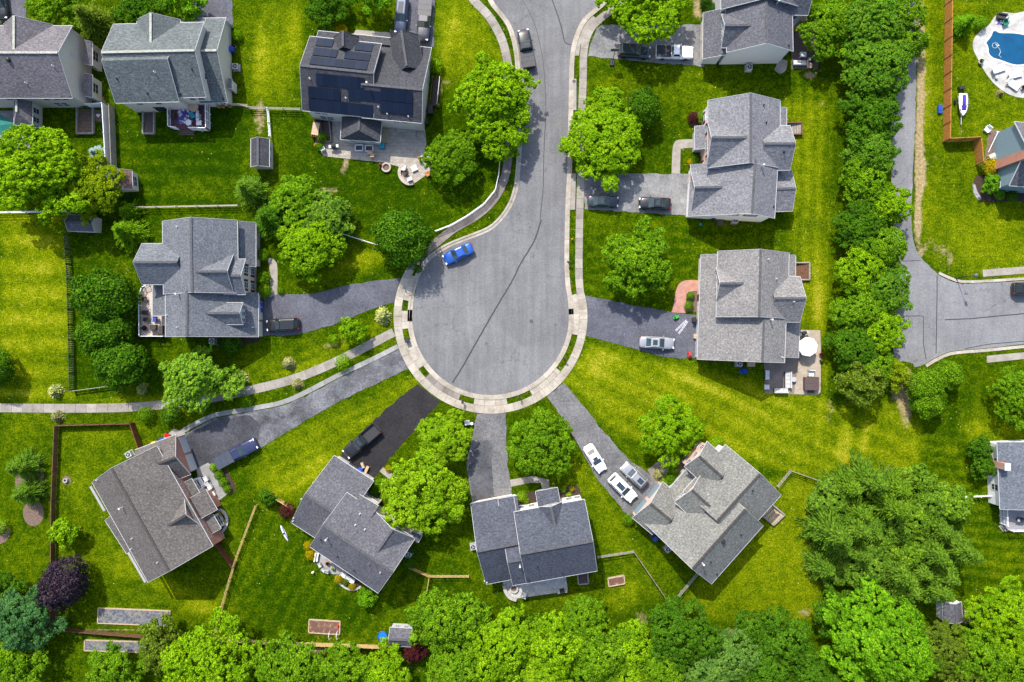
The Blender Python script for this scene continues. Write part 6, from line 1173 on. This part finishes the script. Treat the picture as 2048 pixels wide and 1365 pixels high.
# pool garden on the right
WAT = None
def watermat():
    m, nt, b = newmat('pool water'); p = pos(nt); b.inputs['Base Color'].default_value = (.002, .060, .17, 1); lnk(nt, ramp(nt, noise(nt, .5, 2, .5, p), [(.3, (.0015, .048, .115)), (.7, (.002, .068, .16))]), b.inputs['Base Color']); b.inputs['Roughness'].default_value = .06; bump(nt, b, noise(nt, 3, 3, .6, p), .25, .05); return m
flat('pool_deck', concrete('white pool deck', (.39, .385, .375), .04), [smoothline([(2062,20),(2030,27),(2006,25),(1990,33),(1978,50),(1958,65),(1947,80),(1946,98),(1955,118),(1970,145),(1990,170),(2015,188),(2040,196),(2062,194)],5)], .05, .04)
flat('pool_water', watermat(), [smoothline([(2062,71),(2030,65),(2000,64),(1992,60),(1984,62),(1979,72),(1969,86),(1973,94),(1975,108),(1984,118),(2002,124),(2030,133),(2062,130)],5)], .056)
o = strip('pool_coping', M('pool coping', (.50, .495, .47), .8), [(2062,70),(2030,64),(2000,63),(1992,59),(1983,61),(1978,72),(1968,86),(1972,95),(1974,109),(1983,119),(2001,125),(2030,134),(2062,131)], .0, .32, .05, .085, .8, .02)
def lounger(px, py, rz, label):
    t = at('sun_lounger', label, 'sun lounger', px, py, rz, 0, 'sun loungers on the pool deck'); t.scale = (1.3, 1.6, 1.1); MB().box((.25, 0, .32), (1.35, .7, .10)).build('seat', CUSH, t); MB().box((-.62, 0, .52), (.62, .7, .10), ax=(Vector((.8, 0, -.6)), Vector((0, 1, 0)), Vector((.6, 0, .8)))).build('backrest', CUSH, t)
    for sx in (-.3, .8):
        for sy in (-.3, .3): MB().box((sx, sy, .14), (.06, .06, .28)).build('leg', VIN, t)
lounger(1993,140,20,'white sun lounger nearest the white urn'); lounger(2026,151,15,'white sun lounger close to the pool'); lounger(2022,170,-35,'white sun lounger at the outer rim of the pool deck')
rug(2004,40,1.9,1.7,'dark square mat at the head of the pool',.055,-8); chair(2008,48,200,PLGREEN,'dark green chair on the square mat at the pool',.06,TEAL,.85); couch(2000,36,170,WICK,'dark bench on the square mat at the pool',1.4,.06)
chair(2044,178,200,PLB,'dark chair at the right end of the pool deck',.05); table(1991,156,20,GREYM,'small grey table beside the white loungers',.5,.5,.4,.05)
t = at('jet_ski', 'white and purple jet ski on its trailer beside the cedar fence', 'jet ski', 1224, 0, 0); q = P(1925,210,.6); t.location = (q.x, q.y, 0); t.rotation_euler = (0, 0, R(-92)); t.scale = (1.15, 1.3, 1.0); HUL = M('jet ski white', (.78, .78, .80), .25); PUR = M('jet ski purple', (.07, .035, .33), .3)
secs = []
for x, w_, z in ((-1.5,.50,.85),(-.8,.56,.95),(0,.57,1.0),(.7,.48,1.02),(1.2,.30,.98),(1.55,.05,.9)): secs.append([(x, -w_, z-.15), (x, -w_*.55, .45), (x, w_*.55, .45), (x, w_, z-.15), (x, w_*.8, z), (x, -w_*.8, z)])
MB().loft(secs).build('hull', HUL, t, smooth=False); MB().loft([[(-1.2,-.2,.98),(-1.2,.2,.98),(-1.2,.14,1.15),(-1.2,-.14,1.15)],[(-.1,-.22,1.0),(-.1,.22,1.0),(-.1,.15,1.25),(-.1,-.15,1.25)],[(.2,-.2,1.0),(.2,.2,1.0),(.2,.1,1.1),(.2,-.1,1.1)]]).build('seat', PUR, t); MB().loft([[(.2,-.3,1.0),(.2,.3,1.0),(.3,.2,1.4),(.3,-.2,1.4)],[(.9,-.28,1.0),(.9,.28,1.0),(.75,.1,1.2),(.75,-.1,1.2)]]).build('console', PUR, t); MB().bar((.2,-.4,1.42), (.2,.4,1.42), .06, .05).build('handlebar', PLB, t)
for sy in (-1, 1):
    MB().bar((-1.4, sy*.45, .86), (.9, sy*.40, .98), .09, .03).build('side_stripe', PUR, t); wq = MB(); wq.tube((-.5, sy*.68, .26), (-.5, sy*.84, .26), .26, .26, 12); wq.build('wheel', TYRE, t); MB().bar((-1.3, sy*.5, .4), (1.3, sy*.12, .4), .07, .08).build('trailer_rail', GREYM, t)
MB().bar((1.2, 0, .4), (2.7, 0, .4), .08, .08).build('drawbar', GREYM, t)
boxy(1920,178,10,(.9,.5,.6),PLB,'black cargo crate behind the jet ski','cargo_crate','crate'); chair(1971,261,140,VIN,'white plastic chair near the cedar fence bend',0,VIN,.8); boxy(1980,316,30,(1.1,.9,.7),GCOVER,'grey covered box at the house wall behind the cedar fence','covered_box','box'); t = at('hose_pole', 'white pole leaning between the cedar fence and the right edge house', 'pole', 1982, 288, 0); MB().tube((-.5, -1.4, .1), (.5, 1.6, .9), .06, .06, 6).build('shaft', VIN, t); MB().box((.5, 1.6, .92), (.5, .12, .1)).build('pole_head', VIN, t)

m = MB(); q = [(.55*math.cos(a*.7)*(1-a*.04), .55*math.sin(a*.7)*(1-a*.04)) for a in range(12)] + [(.7,-.5),(.9,-1.0),(.6,-1.5),(1.0,-1.9)]
t = at('pool_hose', 'pale curled cleaner hose floating in the pool', 'hose', 1990, 92, 0, .06)
for a, b in zip(q[:-1], q[1:]): m.tube((*a, .02), (*b, .02), .03, .03, 5)
m.build('hose_line', CUSH, t); MB().lathe(.55, 0, [(.05, 0), (.12, .04), (.05, .12)], 10).build('hose_head', CUSH, t)
t = at('garden_cage', 'dark netted garden frame along the sunny side of the solar panel house', 'garden frame', 872, 187, 90 - 6); FR = M('cage netting', (.045, .035, .032), .9, .4, 6)
MB().box((0, 0, .25), (4.4, 1.0, .5)).build('planter_box', FR, t)
for sx in (-2.2, 2.2):
    for sy in (-.55, .55): MB().box((sx, sy, .75), (.07, .07, 1.5)).build('frame_post', WOODB, t)
for sy in (-.55, .55): MB().bar((-2.2, sy, 1.5), (2.2, sy, 1.5), .07, .07).build('frame_rail', CUSH if sy < 0 else WOODB, t)
boxy(862,222,0,(.8,1.5,1.1),PLB,'black storage cabinet against the solar panel house wall','storage_box','box'); pot(876,213,'pot of pink flowers by the netted garden frame',TERRA,'pinkish'); binn(853,247,0,PLB,'black bin at the lower corner of the solar panel house')
t = at('garden_steps', 'tan timber steps beside the sunroom of the solar panel house', 'steps', 771, 274, 0)
for i in range(4): MB().box((-.45 + i * .3, 0, .3 - i * .08), (.29, 2.2, .6 - i * .16)).build('step', TIMB, t)
# ================================================================= LIGHT AND CAMERA
elev, az = R(47), R(-21)                       # sun high in the upper left
to_sun = Vector((math.sin(az) * math.cos(elev), math.cos(az) * math.cos(elev), math.sin(elev)))
sd = bpy.data.lights.new('sun', 'SUN'); sd.energy = 3.1; sd.angle = R(.55); sd.color = (1, .95, .86)
so = bpy.data.objects.new('sun', sd); so.rotation_euler = (-to_sun).to_track_quat('-Z', 'Y').to_euler(); so.location = to_sun * 90; col.objects.link(so)
w = bpy.data.worlds.new('World'); scn.world = w; w.use_nodes = True; nt = w.node_tree
sky = nt.nodes.new('ShaderNodeTexSky'); sky.sky_type = 'NISHITA'; sky.sun_disc = False; sky.sun_elevation = elev; sky.sun_rotation = az; sky.altitude = 120; sky.dust_density = 2.5
bg = nt.nodes['Background']; bg.inputs['Strength'].default_value = .15; nt.links.new(sky.outputs[0], bg.inputs[0])
cd = bpy.data.cameras.new('camera'); cam = bpy.data.objects.new('camera', cd); col.objects.link(cam)
cam.location = (0, 0, H); cam.rotation_euler = (0, 0, 0); cd.sensor_width = 36; cd.lens = 36 * H / (2048 * S); cd.clip_end = 6000
cd.shift_x = (1024 - CX) / 2048; cd.shift_y = -(682.5 - CY) / 2048
scn.camera = cam
scn.render.resolution_x = 1024; scn.render.resolution_y = 682
scn.view_settings.view_transform = 'Standard'; scn.view_settings.look = 'None'; scn.view_settings.exposure = 1.12; scn.view_settings.gamma = 1
scn.render.engine = 'CYCLES'
